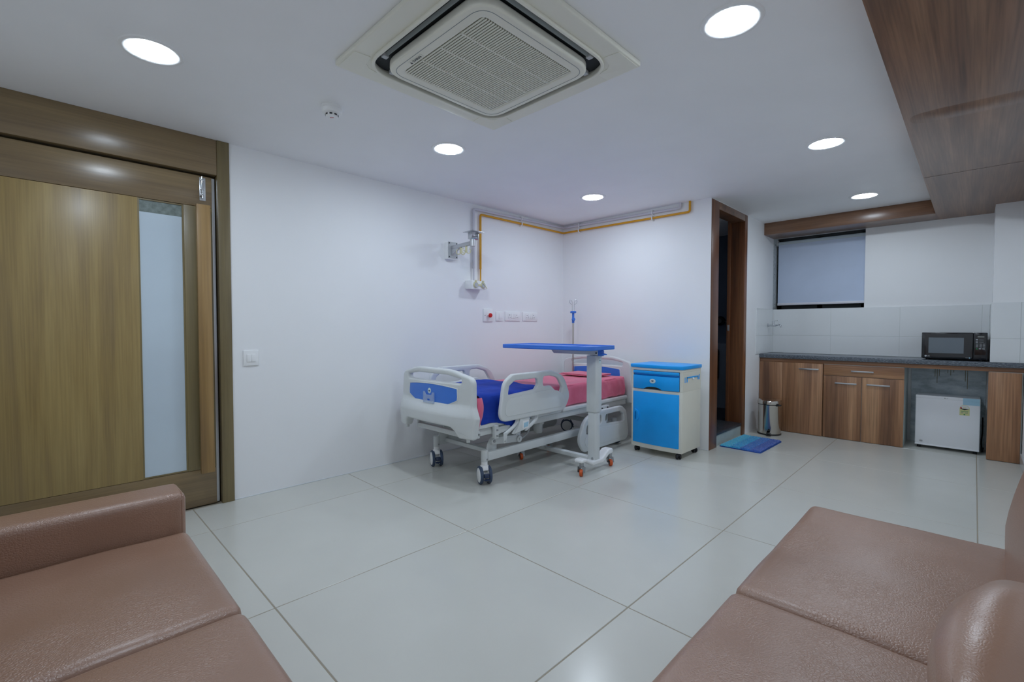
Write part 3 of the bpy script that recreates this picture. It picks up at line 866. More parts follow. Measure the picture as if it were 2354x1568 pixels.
# microwave
mw = thing('microwave_oven', 'black microwave oven on the worktop beside the pillar', 'microwave', (2.84, 5.26, .830))
mx0, mx1, mz0, mz1, my = 2.620, 3.046, .842, 1.080, 5.078
MB().box(mx0+.006, mx1-.004, my+.02, 5.40, mz0, mz1-.004).build('case', 'mw_black', mw, bevel=.006)
MB().box(mx0, 2.958, my, my+.022, mz0+.004, mz1).build('door', 'mw_black', mw, bevel=.006)
MB().box(mx0+.022, 2.954, my-.0015, my+.002, mz0+.018, mz1-.012).build('door_glass', 'mw_glass', mw)
MB().box(2.668, 2.900, my-.0022, my-.0012, mz0+.052, mz1-.046).build('door_window', 'mw_window', mw)
MB().box(2.960, mx1, my, my+.022, mz0+.004, mz1).build('control_panel', 'mw_black', mw, bevel=.006)
pn = MB().box(2.968, mx1-.008, my-.001, my+.002, mz0+.045, mz1-.018).build('membrane', 'mw_glass', mw)
yq = my-.0016
UX, UY = (1, 0, 0), (0, 0, 1)
MB().box(2.985, 3.026, yq, my-.001, 1.040, 1.049).build('display', 'label_grey', pn)
for z in (1.018, .998):
    MB().box(2.974, 2.988, yq, my-.001, z-.003, z+.004).build('key_legend', 'print_white', pn)
    MB().box(2.996, 3.022, yq, my-.001, z-.001, z+.001).build('key_legend', 'print_white', pn)
for z in (.981, .969, .957):
    for x in (2.976, 2.998, 3.018): MB().box(x, x+.014, yq, my-.001, z-.0015, z+.0015).build('key_legend', 'print_white', pn)
MB().prism([(2.975, .936), (2.989, .936), (2.982, .947)], (0, my-.001, 0), UX, UY, (0, -.0006, 0)).build('start_mark', 'print_green', pn)
for x in (2.994, 3.016): MB().box(x, x+.015, yq, my-.001, .938, .943).build('key_legend', 'print_white', pn)
MB().lathe([(.0075, 0), (.0075, .0008)], (2.650, my-.0015, .866), (0, -1, 0), 20).build('logo_disc', 'print_white', mw)
lettering('logo_lettering', 'LG', .016, (2.669, my-.0020, .866), UX, UY, 'print_white', mw, .0002)
MB().lathe([(.005, 0), (.005, .0006)], (2.938, my-.0015, .858), (0, -1, 0), 16).build('logo_dot', 'tape_blue', mw)
MB().box(2.912, 2.931, my-.0020, my-.0015, .8575, .8590).build('logo_line', 'print_white', mw)
for x in (2.66, 3.01):
    for y in (5.12, 5.37): MB().cyl((x, y, .830), (x, y, mz0+.002), .012, n=12).build('foot', 'black_rubber', mw)

# small fridge
fg = thing('mini_fridge', 'small white fridge with a yellow energy sticker under the worktop', 'fridge', (2.80, 5.28, 0))
fx0, fx1, fy = 2.584, 3.016, 5.150
MB().box(fx0+.004, fx1-.004, fy+.045, 5.415, .028, .478).build('cabinet', 'fridge_white', fg, bevel=.006)
MB().box(fx0, fx1, fy, fy+.042, .034, .482).build('door', 'fridge_white', fg, bevel=.008, seg=3)
MB().box(fx0, fx1, fy-.003, fy+.043, .466, .496).build('top_cap', 'fridge_white', fg, bevel=.006)
MB().box(fx0, fx1, fy-.003, fy+.04, .028, .042).build('bottom_trim', 'fridge_white', fg, bevel=.004)
MB().box(fx0+.002, fx1-.002, fy+.02, 5.415, .480, .492).build('top_plate', 'fridge_white', fg, bevel=.004)
MB().box(2.905, 3.012, fy-.0015, fy+.001, .434, .468).box(2.905, 3.012, fy-.0042, fy-.001, .468, .494).build('blue_tape', 'tape_blue', fg)
MB().lathe([(.0045, 0), (.0045, .0008)], (2.786, fy-.003, .481), (0, -1, 0), 16).build('logo_disc', 'label_grey', fg)
lettering('logo_lettering', 'LG', .0105, (2.800, fy-.0035, .481), UX, UY, 'label_grey', fg, .0002)
yy = fy-.0012
stk = [(2.884, .340)] + [(2.949, .340), (2.949, .400)] + [(2.9165+.0325*math.cos(a), .400+.033*math.sin(a)) for a in [PI*k/12 for k in range(1, 12)]] + [(2.884, .400)]
sk = MB().prism(stk, (0, fy, 0), UX, UY, (0, -.0010, 0)).build('energy_sticker', 'label_yellow', fg)
arc = [(2.9165+.030*math.cos(PI*k/14), .400+.030*math.sin(PI*k/14)) for k in range(15)]
MB().prism(arc, (0, fy-.001, 0), UX, UY, (0, -.0004, 0)).build('dial', 'label_white', sk)
MB().prism([(2.887, .400), (2.900, .400), (2.897, .412), (2.890, .415)], (0, fy-.0014, 0), UX, UY, (0, -.0004, 0)).build('dial_red', 'label_red', sk)
MB().prism([(2.905, .404), (2.928, .404), (2.924, .411), (2.909, .411)], (0, fy-.0014, 0), UX, UY, (0, -.0004, 0)).build('dial_yellow', 'label_yellow', sk)
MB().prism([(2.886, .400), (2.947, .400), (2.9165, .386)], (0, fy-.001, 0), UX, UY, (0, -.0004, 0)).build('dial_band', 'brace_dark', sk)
MB().box(2.894, 2.940, fy-.0014, fy-.001, .3745, .3785).build('print_line', 'label_green', sk)
for z in (.368, .363, .358):
    for a, b in ((2.893, 2.910), (2.916, 2.938)): MB().box(a, b, fy-.0014, fy-.001, z, z+.002).build('print_line', 'label_grey', sk)
MB().box(2.911, 2.921, fy-.0014, fy-.001, .343, .351).build('print_mark', 'label_green', sk)
plate('door_lock', ell(2.628, .068, .012, .009), [], .006, .002, (0, fy-.002, 0), UX, UY, 'satin_steel', fg)
for x in (2.612, 2.99):
    for y in (5.19, 5.38): MB().cyl((x, y, 0), (x, y, .034), .014, n=14).build('foot', 'black_rubber', fg)
cb = MB()
cb.tube([(3.035, 5.43, .30), (3.036, 5.42, .18), (3.030, 5.40, .07), (3.036, 5.36, .012), (3.034, 5.30, .010), (3.040, 5.33, .012), (3.036, 5.41, .012), (3.042, 5.37, .03), (3.036, 5.33, .02), (3.04, 5.40, .012)], .005, 8, smooth=5)
tag(cb.build('power_cable', 'black_rubber'), 'black power cable coiled on the floor beside the fridge', 'cable')

# pedal bin
bn = thing('pedal_bin', 'round stainless steel pedal bin in front of the cabinet', 'bin', (1.440, 4.775, 0), -.5)
c = (1.440, 4.775, 0)
MB().lathe([(.100, .0), (.112, .004), (.112, .012), (.106, .016)], c, n=48).build('base_ring', 'black_plastic', bn)
MB().lathe([(.1075, .014), (.1075, .310), (.109, .316)], c, n=64).build('shell', 'brushed_steel', bn)
MB().lathe([(.110, .314), (.111, .320), (.109, .324)], c, n=64).build('rim', 'black_plastic', bn)
MB().lathe([(.1125, .322), (.1135, .332), (.1135, .352), (.109, .360), (.075, .368), (.0, .371)], c, n=64).build('lid', 'brushed_steel', bn)
MB().tube([(c[0]+.108, c[1]-.02, .312), (c[0]+.128, c[1]-.015, .318), (c[0]+.138, c[1], .320), (c[0]+.128, c[1]+.015, .318), (c[0]+.108, c[1]+.02, .312)], .007, 10, smooth=4).build('hinge_grip', 'black_plastic', bn)
MB().tube([(c[0]-.109, c[1], .34), (c[0]-.119, c[1], .30), (c[0]-.119, c[1], .06), (c[0]-.110, c[1], .02)], .004, 8).build('lift_rod', 'black_plastic', bn)
MB().prism([(-.02, .0), (.02, .0), (.026, .05), (-.026, .05)], (c[0]+.075, c[1]-.105, .008), (.7, -.7, 0), (.7, -.7, 0), (0, 0, .006)) if False else None
pd = MB().bar((c[0]+.07, c[1]-.075, .022), (c[0]+.115, c[1]-.122, .014), .045, .008).build('pedal', 'black_plastic', bn, bevel=.002)
MB().bar((c[0]+.068, c[1]-.085, .03), (c[0]+.094, c[1]-.100, .06), .03, .006).build('pedal_guard', 'black_plastic', bn, bevel=.002)

# bath mat
bt = thing('bath_mat', 'fluffy bath mat striped turquoise to dark blue by the doorway', 'mat', (1.455, 4.16, 0), -.02)
X0, X1, Y0, Y1 = 1.275, 1.640, 3.855, 4.462
hem = rrect(X0, X1, Y0, Y1, .02)
plate('backing', hem, [], .008, .002, (0, 0, .004), (1, 0, 0), (0, 1, 0), 'mat_hem', bt)
for k in range(4):
    a = X0+.006+(X1-X0-.012)*k/4; b = X0+.006+(X1-X0-.012)*(k+1)/4
    nx, ny = 26, 150; vs = []; fs = []
    for i in range(nx+1):
        for j in range(ny+1):
            x = a+(b-a)*i/nx; y = Y0+.006+(Y1-Y0-.012)*j/ny
            e = min(i, nx-i)/3.0; e2 = min(j, ny-j)/3.0
            h = .007 + .013*min(1, .45+e*.55)*min(1, e2)
            h += random.uniform(-.0035, .0035)
            vs.append((x+random.uniform(-.001, .001), y+random.uniform(-.001, .001), h))
    for i in range(nx):
        for j in range(ny):
            q = i*(ny+1)+j; fs.append((q, q+ny+1, q+ny+2, q+1))
    MB().add(vs, fs).build('stripe', 'mat_%d' % k, bt)

# ================================================================== HOSPITAL BED
BXC = .155
bed = thing('hospital_bed', 'white electric hospital bed with blue panels on its end boards', 'hospital bed', (BXC, 2.45, 0), .012)

def caster(px, py, rz, parent):
    """twin-wheel castor, returns its housing"""
    R = Matrix.Rotation(rz, 3, 'Z')
    def W(x, y, z): return V(px, py, 0) + R @ V(x, y, z)
    ax = R @ V(1, 0, 0)
    hs = MB()
    hs.cyl(W(0, 0, .128), W(0, 0, .168), .024, .022, 20)
    hs.lathe([(.030, .118), (.030, .132), (.024, .136)], W(0, 0, 0), n=20)
    hs.bar(W(0, .028, .098), W(0, -.034, .118), .042, .03)
    h = hs.build('castor', 'white_plastic', parent, bevel=.004)
    for s in (-1, 1):
        c = W(s*.032, 0, .064)
        MB().lathe([(.046, -.011), (.060, -.011), (.064, -.006), (.064, .006), (.060, .011), (.046, .011)], c, ax, 36).build('tyre', 'tyre_blue', h)
        MB().lathe([(.0, -.0135), (.048, -.0130), (.0525, -.0105), (.0525, .0105), (.048, .0130), (.0, .0135)], c, ax, 32).build('wheel_disc', 'white_plastic', h)
    MB().cyl(W(-.03, 0, .064), W(.03, 0, .064), .02, n=16).build('axle', 'white_plastic', h)
    MB().bar(W(0, -.05, .085), W(0, -.062, .055), .036, .03).build('brake_pedal', 'pedal_blue', h, bevel=.006)
    MB().bar(W(0, -.058, .046), W(0, -.075, .042), .042, .010).build('brake_lip', 'pedal_blue', h, bevel=.003)
    return h
for (x, y, a) in ((-.125, 1.605, 1.15), (.470, 1.585, 1.12), (.505, 3.255, 1.2), (-.160, 3.38, 2.2)): caster(x, y, a, bed)

# lower frame
lf = MB()
lf.bar((.478, 1.60, .196), (.478, 3.26, .196), .035, .062)
MB().bar((-.135, 1.60, .196), (-.135, 3.36, .196), .035, .062).build('lower_frame', 'bed_metal', bed, bevel=.003)
low = lf.build('lower_frame', 'bed_metal', bed, bevel=.003)
MB().bar((-.13, 1.70, .200), (.47, 1.70, .200), .03, .03).build('cross_bar', 'bed_metal', low, bevel=.002)
MB().bar((-.13, 3.12, .215), (.47, 3.12, .215), .03, .04).build('cross_bar', 'bed_metal', low, bevel=.002)
for x, y in ((.470, 1.585), (-.125, 1.605), (.505, 3.255), (-.160, 3.38)):
    p = MB().cyl((x, y, .160), (x, y, .245), .0245, n=20).build('castor_post', 'bed_metal', low)
    MB().cyl((x+.022, y+.004, .178), (x+.028, y+.004, .178), .006, n=12).build('bolt', 'zinc', p)
# lifting links
for x in (.455, -.115):
    MB().prism([(-.045, .0), (.065, .0), (.065, .075), (.035, .115), (.0, .115), (-.03, .07)], (x-.004, 1.655, .200), (0, 1, 0), (0, 0, 1), (.008, 0, 0)).build('link_bracket', 'bed_metal', low, bevel=.002)
    MB().bar((x+.012, 1.655, .296), (x+.012, 1.94, .268), .022, .055, (0, 0, 1)).build('lift_arm', 'bed_metal', bed, bevel=.004)
    for y, z in ((1.662, .296), (1.935, .266)):
        MB().cyl((x+.02, y, z), (x+.036, y, z), .026 if z < .28 else .02, n=24).build('pivot_pin', 'bed_metal', bed, bevel=.002)
        MB().cyl((x+.036, y, z), (x+.044, y, z), .010, n=16).build('pivot_bolt', 'zinc' if z > .28 else 'bed_metal', bed)
    MB().bar((x+.012, 1.93, .262), (x+.0, 1.95, .34), .02, .05, (0, 1, 0)).build('arm_upright', 'bed_metal', bed, bevel=.003)
    MB().prism([(-.05, .0), (.06, .0), (.03, .10), (-.01, .10)], (x-.004, 3.07, .225), (0, 1, 0), (0, 0, 1), (.008, 0, 0)).build('link_bracket', 'bed_metal', low, bevel=.002)
    MB().bar((x+.012, 2.78, .375), (x+.012, 3.09, .305), .022, .05, (0, 0, 1)).build('lift_arm', 'bed_metal', bed, bevel=.004)
MB().cyl((-.11, 1.945, .262), (.46, 1.945, .262), .018, n=16).build('torsion_tube', 'bed_metal', bed)
MB().cyl((-.11, 2.80, .37), (.46, 2.80, .37), .018, n=16).build('torsion_tube', 'bed_metal', bed)

# upper frame
uf = MB()
uf.bar((.492, 1.47, .384), (.492, 3.47, .384), .03, .048).bar((-.182, 1.47, .384), (-.182, 3.47, .384), .03, .048)
uf.bar((-.18, 1.475, .352), (.49, 1.475, .352), .035, .036).bar((-.18, 3.46, .384), (.49, 3.46, .384), .03, .048)
uf.bar((-.18, 2.15, .384), (.49, 2.15, .384), .03, .04).bar((-.18, 2.80, .384), (.49, 2.80, .384), .03, .04)
upf = uf.build('upper_frame', 'bed_metal', bed, bevel=.003)
MB().cyl((.10, 1.60, .33), (.16, 2.06, .30), .026, n=18).build('actuator', 'bed_metal', bed)
MB().cyl((.16, 2.06, .30), (.18, 2.34, .285), .014, n=14).build('actuator_rod', 'satin_steel', bed)
ac2 = MB().lathe([(.034, .0), (.038, .006), (.040, .03), (.040, .13), (.036, .14)], (.30, 2.37, .215), n=28).build('motor', 'bed_white', bed)
MB().prism([(-.03, 0), (.03, 0), (.03, .03), (-.03, .03)], (.341, 2.37, .29), (0, 1, 0), (0, 0, 1), (.001, 0, 0)).build('rating_label', 'label_white', ac2)
MB().tube([(.40, 2.06, .36), (.42, 2.12, .33), (.41, 2.11, .27), (.40, 2.05, .235), (.40, 1.98, .225)], .008, 8, smooth=5).build('motor_cable', 'grey_plastic', bed)
# sleeping platform
for a, b in ((1.475, 2.01), (2.03, 2.40), (2.42, 2.78), (2.80, 3.46)):
    MB().box(-.215, .535, a, b, .415, .447).build('platform_section', 'bed_white', bed, bevel=.008)

# end boards
def end_board(y, sgn, tilt):
    hw0, hw1 = .425, .455
    BX = BXC-.022
    z0 = .345
    out = [(-hw1+.02, z0+.015), (-hw1+.135, z0+.015), (-.275, .435), (.275, .435), (hw1-.135, z0+.015), (hw1-.02, z0+.015),
           (hw1, .50), (hw0, .58), (hw0-.008, .775), (.20, .828), (-.20, .828), (-hw0+.008, .775), (-hw0, .58), (-hw1, .50)]
    rad = [.02, .02, .09, .09, .02, .02, .03, .08, .06, .5, .5, .06, .08, .03]
    o1 = rpoly(out, rad, 8)
    hole = rpoly([(-.315, .735), (.315, .735), (.320, .765), (.18, .787), (-.18, .787), (-.320, .765)], [.018, .018, .016, .2, .2, .016], 6)
    def post(c):
        x, z, d = c.x, c.y, c.z
        def sm(a, b, t): t = max(0, min(1, (t-a)/(b-a))); return t*t*(3-2*t)
        bul = .042*(1-sm(.505, .60, z))
        taper = 1-.0*abs(x)
        tp = sm(.345, .47, z)
        if d > 0: d += bul*(.35+.65*tp)*sm(-.02, .10, hw1-abs(x))
        d += .04*(1-(x/.43)**2) - tilt*(z-.35)
        return V(x, z, d)
    CX = [-.40+.08*k for k in range(11)]
    cuts = [.40, .46, .49, .505, .52, .54, .56, .58, .60, .63, .66, .70]
    ux = V(1, 0, 0)*(-1 if sgn > 0 else 1)
    uy = V(0, 0, 1)
    # un = ux x uy : for ux=+x, un = -y (outward at the foot)
    o = plate('foot_board' if sgn < 0 else 'head_board', o1, [hole], .05, .016, (BX, y, 0), ux, uy, 'bed_white', bed, post=post, cuts=cuts, cutx=CX, res=5, ang=50)
    # blue inset panel with a thin white border, on both faces
    pan = [(.285*(k/12-1), .548+.066*(k/12-1)**2) for k in range(25)] + [(.288, .640), (.283, .690)] + [(.28*(1-k/8), .708-.016*(1-k/8)**2) for k in range(17)] + [(-.283, .690), (-.288, .640)]
    pan = [(a*1.0, b+.003) for a, b in pan]
    for face in (1, -1):
        off = .0255*face
        un = ux.cross(uy)
        pts = [(a, b) for a, b in pan]
        def post2(c, f=face):
            return V(c.x, c.y, c.z + .04*(1-(c.x/.43)**2) - tilt*(c.y-.35))
        p2 = plate('inset_panel', pts, [], .005, .0015, V(BX, y, 0)+un*off, ux, uy, 'panel_blue', o, post=post2, cuts=[.57, .60, .63, .66, .69], cutx=CX)
        rim = rpoly([(a*1.028, .635+(b-.635)*1.07) for a, b in pan], 0)
        plate('panel_rim', rim, [pan], .008, .002, V(BX, y, 0)+un*(off-.001*face), ux, uy, 'bed_ridge', o, post=post2, res=2, cutx=CX)
    return o
fbd = end_board(1.415, -1, .03)
hbd = end_board(3.515, 1, .03)
hbd.scale = (1, 1, 1)
# badge and clear card holder on the foot board
uxF, uyF = V(1, 0, 0), V(0, 0, 1)
yF = 1.415-.0235-.043
plate('badge', ell(.125, .660, .019, .021), [], .002, .0005, (0, yF-.001+.0093, 0), uxF, uyF, 'badge_white', fbd)
MB().prism([(.115, .664), (.135, .664), (.131, .655), (.119, .655)], (0, yF+.0070, 0), uxF, uyF, (0, -.001, 0)).build('badge_mark', 'pedal_blue', fbd)
lettering('badge_lettering', 'MED', .007, (.125, .648, 0)[0:1] and (.125, yF+.0066, .648), uxF, uyF, 'pedal_blue', fbd, .0002) if False else None
holder = rpoly([(.070, .575), (.190, .575), (.190, .655), (.178, .655), (.160, .632), (.102, .632), (.084, .655), (.070, .655)], .006, 3)
hh = plate('card_holder', holder, [rpoly([(.115, .590), (.145, .590), (.145, .603), (.115, .603)], .008, 3)], .003, .001, (0, yF-.004, 0), uxF, uyF, 'clear_plastic', fbd)
MB().box(.068, .072, yF-.008, yF+.004, .574, .652).box(.188, .192, yF-.008, yF+.004, .574, .652).box(.068, .192, yF-.008, yF+.004, .573, .577).build('holder_edge', 'clear_plastic', hh)
# brackets under the foot board legs
for x in (-.23, .515):
    MB().cyl((x-.04, 1.43, .325), (x-.04, 1.43, .40), .013, n=14).build('board_pin', 'bed_white', fbd)
pl = MB().box(.535, .560, 1.44, 1.462, .362, .412).build('board_bracket', 'bed_metal', bed, bevel=.003)
MB().cyl((.56, 1.451, .390), (.568, 1.451, .390), .007, n=14).build('bolt', 'zinc', pl)

# side rails
rail_out = [(1.600, .452), (2.345, .452), (2.425, .560), (2.335, .735), (2.180, .788), (1.735, .788), (1.650, .735)]
rail_rad = [.075, .08, .14, .16, .16, .09, .10]
hole1 = [(1.690, .638), (1.985, .655), (2.015, .690), (2.010, .738), (1.760, .738), (1.705, .705)]
hole2 = [(2.075, .668), (2.170, .668), (2.262, .598), (2.300, .600), (2.315, .645), (2.262, .722), (2.165, .746), (2.075, .746)]
inset = [(1.655, .488), (2.315, .488), (2.350, .560), (2.255, .620), (2.150, .640), (1.700, .615), (1.662, .580)]
def rail(x, dz, mirror, name_label, out_sign):
    yc = (1.600+2.425)/2
    def f(pts):
        if not mirror: return [(a, b+dz) for a, b in pts]
        return [(2*2.475-a-.0, b+dz) for a, b in pts][::-1]
    def rr(r): return r[::-1] if mirror else r
    ux, uy = V(0, 1, 0), V(0, 0, 1)   # un = +x
    o = plate('side_rail', rpoly(f(rail_out), rr(rail_rad), 8),
              [rpoly(f(hole1), rr([.016, .03, .02, .03, .03, .02]), 5), rpoly(f(hole2), rr([.03, .04, .012, .012, .03, .06, .05, .03]), 5)],
              .034, .012, (x, 0, 0), ux, uy, 'bed_white', bed, res=4)
    plate('rail_panel', rpoly(f(inset), rr([.05, .05, .05, .05, .06, .03, .03]), 6), [], .006, .0025, (x+out_sign*.0175, 0, 0), ux, uy, 'bed_ridge', o)
    return o
rail(.592, 0, False, '', 1)
rail(-.268, 0, False, '', -1)
lo_ = rail(.602, -.402, True, '', 1)
rail(-.272, -.402, True, '', -1)
# arms carrying the raised near rail
for y in (1.80, 2.02):
    MB().tube([(.575, y+.02, .47), (.572, y+.015, .425), (.560, y-.02, .385), (.545, y-.085, .345)], .013, 10, smooth=6).build('rail_arm', 'bed_white', bed)
cbx = MB().prism([(1.765, .345), (1.895, .365), (1.930, .392), (1.938, .452), (1.835, .462), (1.815, .400)], (.560, 0, 0), (0, 1, 0), (0, 0, 1), (.035, 0, 0)).build('control_pod', 'bed_white', bed, bevel=.006)
MB().prism(rrect(1.850, 1.922, .372, .432, .006, 3), (.595, 0, 0), (0, 1, 0), (0, 0, 1), (.004, 0, 0)).build('pod_frame', 'white_plastic', cbx, bevel=.002)
MB().prism([(1.862, .380), (1.910, .385), (1.914, .420), (1.866, .415)], (.599, 0, 0), (0, 1, 0), (0, 0, 1), (.001, 0, 0)).build('pod_sticker', 'tape_blue', cbx)
MB().box(.520, .552, 1.615, 1.650, .330, .425).build('rail_mount', 'bed_metal', bed, bevel=.003)
MB().prism([(1.625, .350), (1.76, .372), (1.83, .36), (1.83, .40), (1.70, .41), (1.625, .40)], (.530, 0, 0), (0, 1, 0), (0, 0, 1), (.01, 0, 0)).build('mount_plate', 'bed_metal', bed, bevel=.002)
MB().prism([(1.695, .285), (1.715, .285), (1.735, .36), (1.69, .36)], (.555, 0, 0), (0, 1, 0), (0, 0, 1), (.006, 0, 0)).build('latch_tab', 'bed_metal', bed, bevel=.002)
for y, z in ((1.632, .392), (1.632, .35), (1.704, .30)): MB().cyl((.552, y, z), (.562, y, z), .006, n=12).build('bolt', 'zinc', bed)
# hanger of the lowered rail
hg = MB().box(.545, .575, 2.86, 3.06, .345, .405).build('rail_mount', 'bed_metal', bed, bevel=.003)
for y in (2.88, 2.94, 3.03): MB().cyl((.575, y, .385), (.583, y, .385), .008, n=12).build('bolt', 'brace_dark', hg)
MB().box(.545, .580, 2.93, 3.03, .25, .35).build('rail_pivot', 'bed_metal', bed, bevel=.004)
plate('warning_label', ell(2.985, .305, .035, .04), [], .002, .0005, (.582, 0, 0), (0, 1, 0), (0, 0, 1), 'label_grey', bed)

# ---- mattress in a pink sheet
mt = thing('mattress', 'hospital mattress covered with a plain pink sheet', 'mattress', (BXC, 2.45, .447), .012)
def msd(p, fx, fy, fz):
    q = p.copy()
    w = noise.noise((p.x*3, p.y*4, p.z*3))
    if abs(fx) > .93 and fz < .9:
        q.x += math.copysign(.010, fx)*noise.noise((p.y*9, p.z*4, 2.0)) + math.copysign(.006, fx)*noise.noise((p.y*23+p.z*12, p.z*9, 5))
    if fz > .5: q.z += .004*w + .003*noise.noise((p.x*14+p.y*5, p.y*3, 7))
    if fz < -.6 and fx > .9: q.z += .010*noise.noise((p.y*7, 1, 1))
    return q
MB().soft(-.200, .514, 1.450, 3.465, .449, .634, .03, (36, 110, 12), .004, msd).build('sheet', 'sheet_pink', mt)
# hanging sheet corner by the foot board
vs = []; fs = []
ny, nz = 8, 22
for i in range(ny+1):
    for j in range(nz+1):
        t = j/nz; s = i/ny
        w = .056*(1-.75*max(0, (t-.55)/.45)**1.3)
        y = 1.452 + w*s + .005*math.sin(t*7)
        x = .540 + .010*math.sin(s*PI) + .006*math.sin(t*5) - .012*(1-t)**4
        vs.append((x, y, .634 - .232*t))
n0 = len(vs); vs += [(a-.006, b, c_) for a, b, c_ in vs]
for i in range(ny):
    for j in range(nz):
        a = i*(nz+1)+j; fs.append((a, a+nz+1, a+nz+2, a+1)); fs.append((n0+a, n0+a+1, n0+a+nz+2, n0+a+nz+1))
MB().add(vs, fs).build('sheet_corner', 'sheet_pink', mt)

# ---- blue blanket across the foot end
vs = []; fs = []
prof = [(-.216, .50), (-.216, .55), (-.216, .60), (-.212, .628), (-.200, .642), (-.18, .647)] + [(-.18+.68*k/16, .648+.004*math.sin(k)) for k in range(1, 17)] + [(.515, .644), (.528, .632), (.533, .61), (.535, .58), (.536, .54), (.537, .50), (.538, .465), (.540, .445)]
NP = len(prof); NY = 46
for j in range(NY+1):
    t = j/NY
    for i, (x, z) in enumerate(prof):
        ye = 2.215 - .05*max(0, x-.25)/.25 + .012*math.sin(x*17)
        if i > NP-8: ye = 2.16 - .02*(i-(NP-8))
        y0_ = 1.452 if i < NP-9 else (1.475 if i == NP-9 else 1.497)
        y = y0_ + (ye-y0_)*t
        n_ = noise.noise((x*6, y*5, 4)); n2 = noise.noise((x*3+y*9, y*14, 8))
        k = (i-(NP-8))/8 if i > NP-8 else 0
        nx_, nz_ = (0, 1) if 4 < i < NP-8 else (1, 0)
        xx = x + (.010*n2*k + .004*k if k else 0); zz = z + (.005*n_+.004*n2 if not k else 0)
        if i == NP-1: zz += -.018 + .02*math.sin(y*13) - (.03 if 1.72 < y < 2.05 else 0)*math.sin((y-1.72)/.33*PI)
        vs.append((xx, y, zz))
for j in range(NY):
    for i in range(NP-1):
        a = j*NP+i; fs.append((a, a+1, a+NP+1, a+NP))
bk = MB().add(vs, fs).build('blanket', 'blanket_blue')
sm = bk.modifiers.new('thick', 'SOLIDIFY'); sm.thickness = .006; sm.offset = 1
ss = bk.modifiers.new('smooth', 'SUBSURF'); ss.levels = 1; ss.render_levels = 1
tag(bk, 'royal blue blanket draped over the foot end of the mattress', 'blanket')
fsld = MB()
fsld.soft(-.02, .395, 3.06, 3.36, .650, .657, .004, (14, 12, 2), 0, lambda p, a, b, c_: p+V(0, 0, .002*noise.noise((p.x*9, p.y*9, 1))))
fsld.soft(-.01, .40, 3.075, 3.36, .659, .665, .0035, (14, 12, 2), 0, lambda p, a, b, c_: p+V(0, 0, .002*noise.noise((p.x*9, p.y*9, 6))))
tag(fsld.build('folded_sheet', 'sheet_pink'), 'flat folded pink sheet lying near the head of the mattress', 'sheet')

# ---- drip stand fixed in the bed frame
iv = thing('drip_stand', 'steel drip pole with blue collar and two loop hooks behind the bed', 'drip stand', (-.168, 3.478, .36))
ix, iy = -.168, 3.478
MB().cyl((ix, iy, .36), (ix, iy, 1.175), .0095, n=16).build('pole', 'brushed_steel', iv)
MB().lathe([(.0135, 1.172), (.0145, 1.20), (.0125, 1.24), (.0125, 1.282)], (ix, iy, 0), n=20).build('collar', 'panel_blue', iv)
MB().lathe([(.030, 1.280), (.034, 1.288), (.034, 1.296), (.028, 1.303)], (ix, iy, 0), n=24).build('flange', 'panel_blue', iv)
MB().lathe([(.008, 0), (.018, .012), (.020, .025), (.014, .032)], (ix+.004, iy-.008, 1.212), (.7, -.6, 0), 20).build('clamp_knob', 'panel_blue', iv)
dirv = V(.71, .70, 0)
for s in (-1, 1):
    b = V(ix, iy, 1.300) + dirv*s*.011
    pts = [b] + [b+V(0, 0, .07), b+V(0, 0, .103)+dirv*s*.001, b+V(0, 0, .122)+dirv*s*.010, b+V(0, 0, .123)+dirv*s*.024, b+V(0, 0, .108)+dirv*s*.032, b+V(0, 0, .092)+dirv*s*.026, b+V(0, 0, .078)+dirv*s*.010, b+V(0, 0, .072)+dirv*s*.003]
    MB().tube(pts, .0028, 8, smooth=5).build('hook', 'satin_steel', iv)

# ---- overbed table
ot = thing('overbed_table', 'blue-topped overbed table on a white column with orange wheels', 'overbed table', (.850, 2.415, 0), 0)
cx_, cy_ = .850, 2.415
MB().box(cx_-.034, cx_+.034, cy_-.034, cy_+.034, .075, .50).build('inner_column', 'bed_metal', ot, bevel=.004)
ub = MB().box(cx_-.043, cx_+.043, cy_-.043, cy_+.043, .462, .905).build('outer_column', 'bed_metal', ot, bevel=.005)
plate('badge', ell(cy_+.012, .862, .012, .019), [], .002, .0005, (cx_+.044, 0, 0), (0, 1, 0), (0, 0, 1), 'badge_white', ub)
MB().cyl((cx_+.043, cy_+.012, .866), (cx_+.0455, cy_+.012, .866), .005, n=12).build('badge_mark', 'pedal_blue', ub)
MB().cyl((cx_+.010, cy_-.034, .098), (cx_+.010, cy_-.039, .098), .009, n=14).build('bolt', 'zinc', ot)
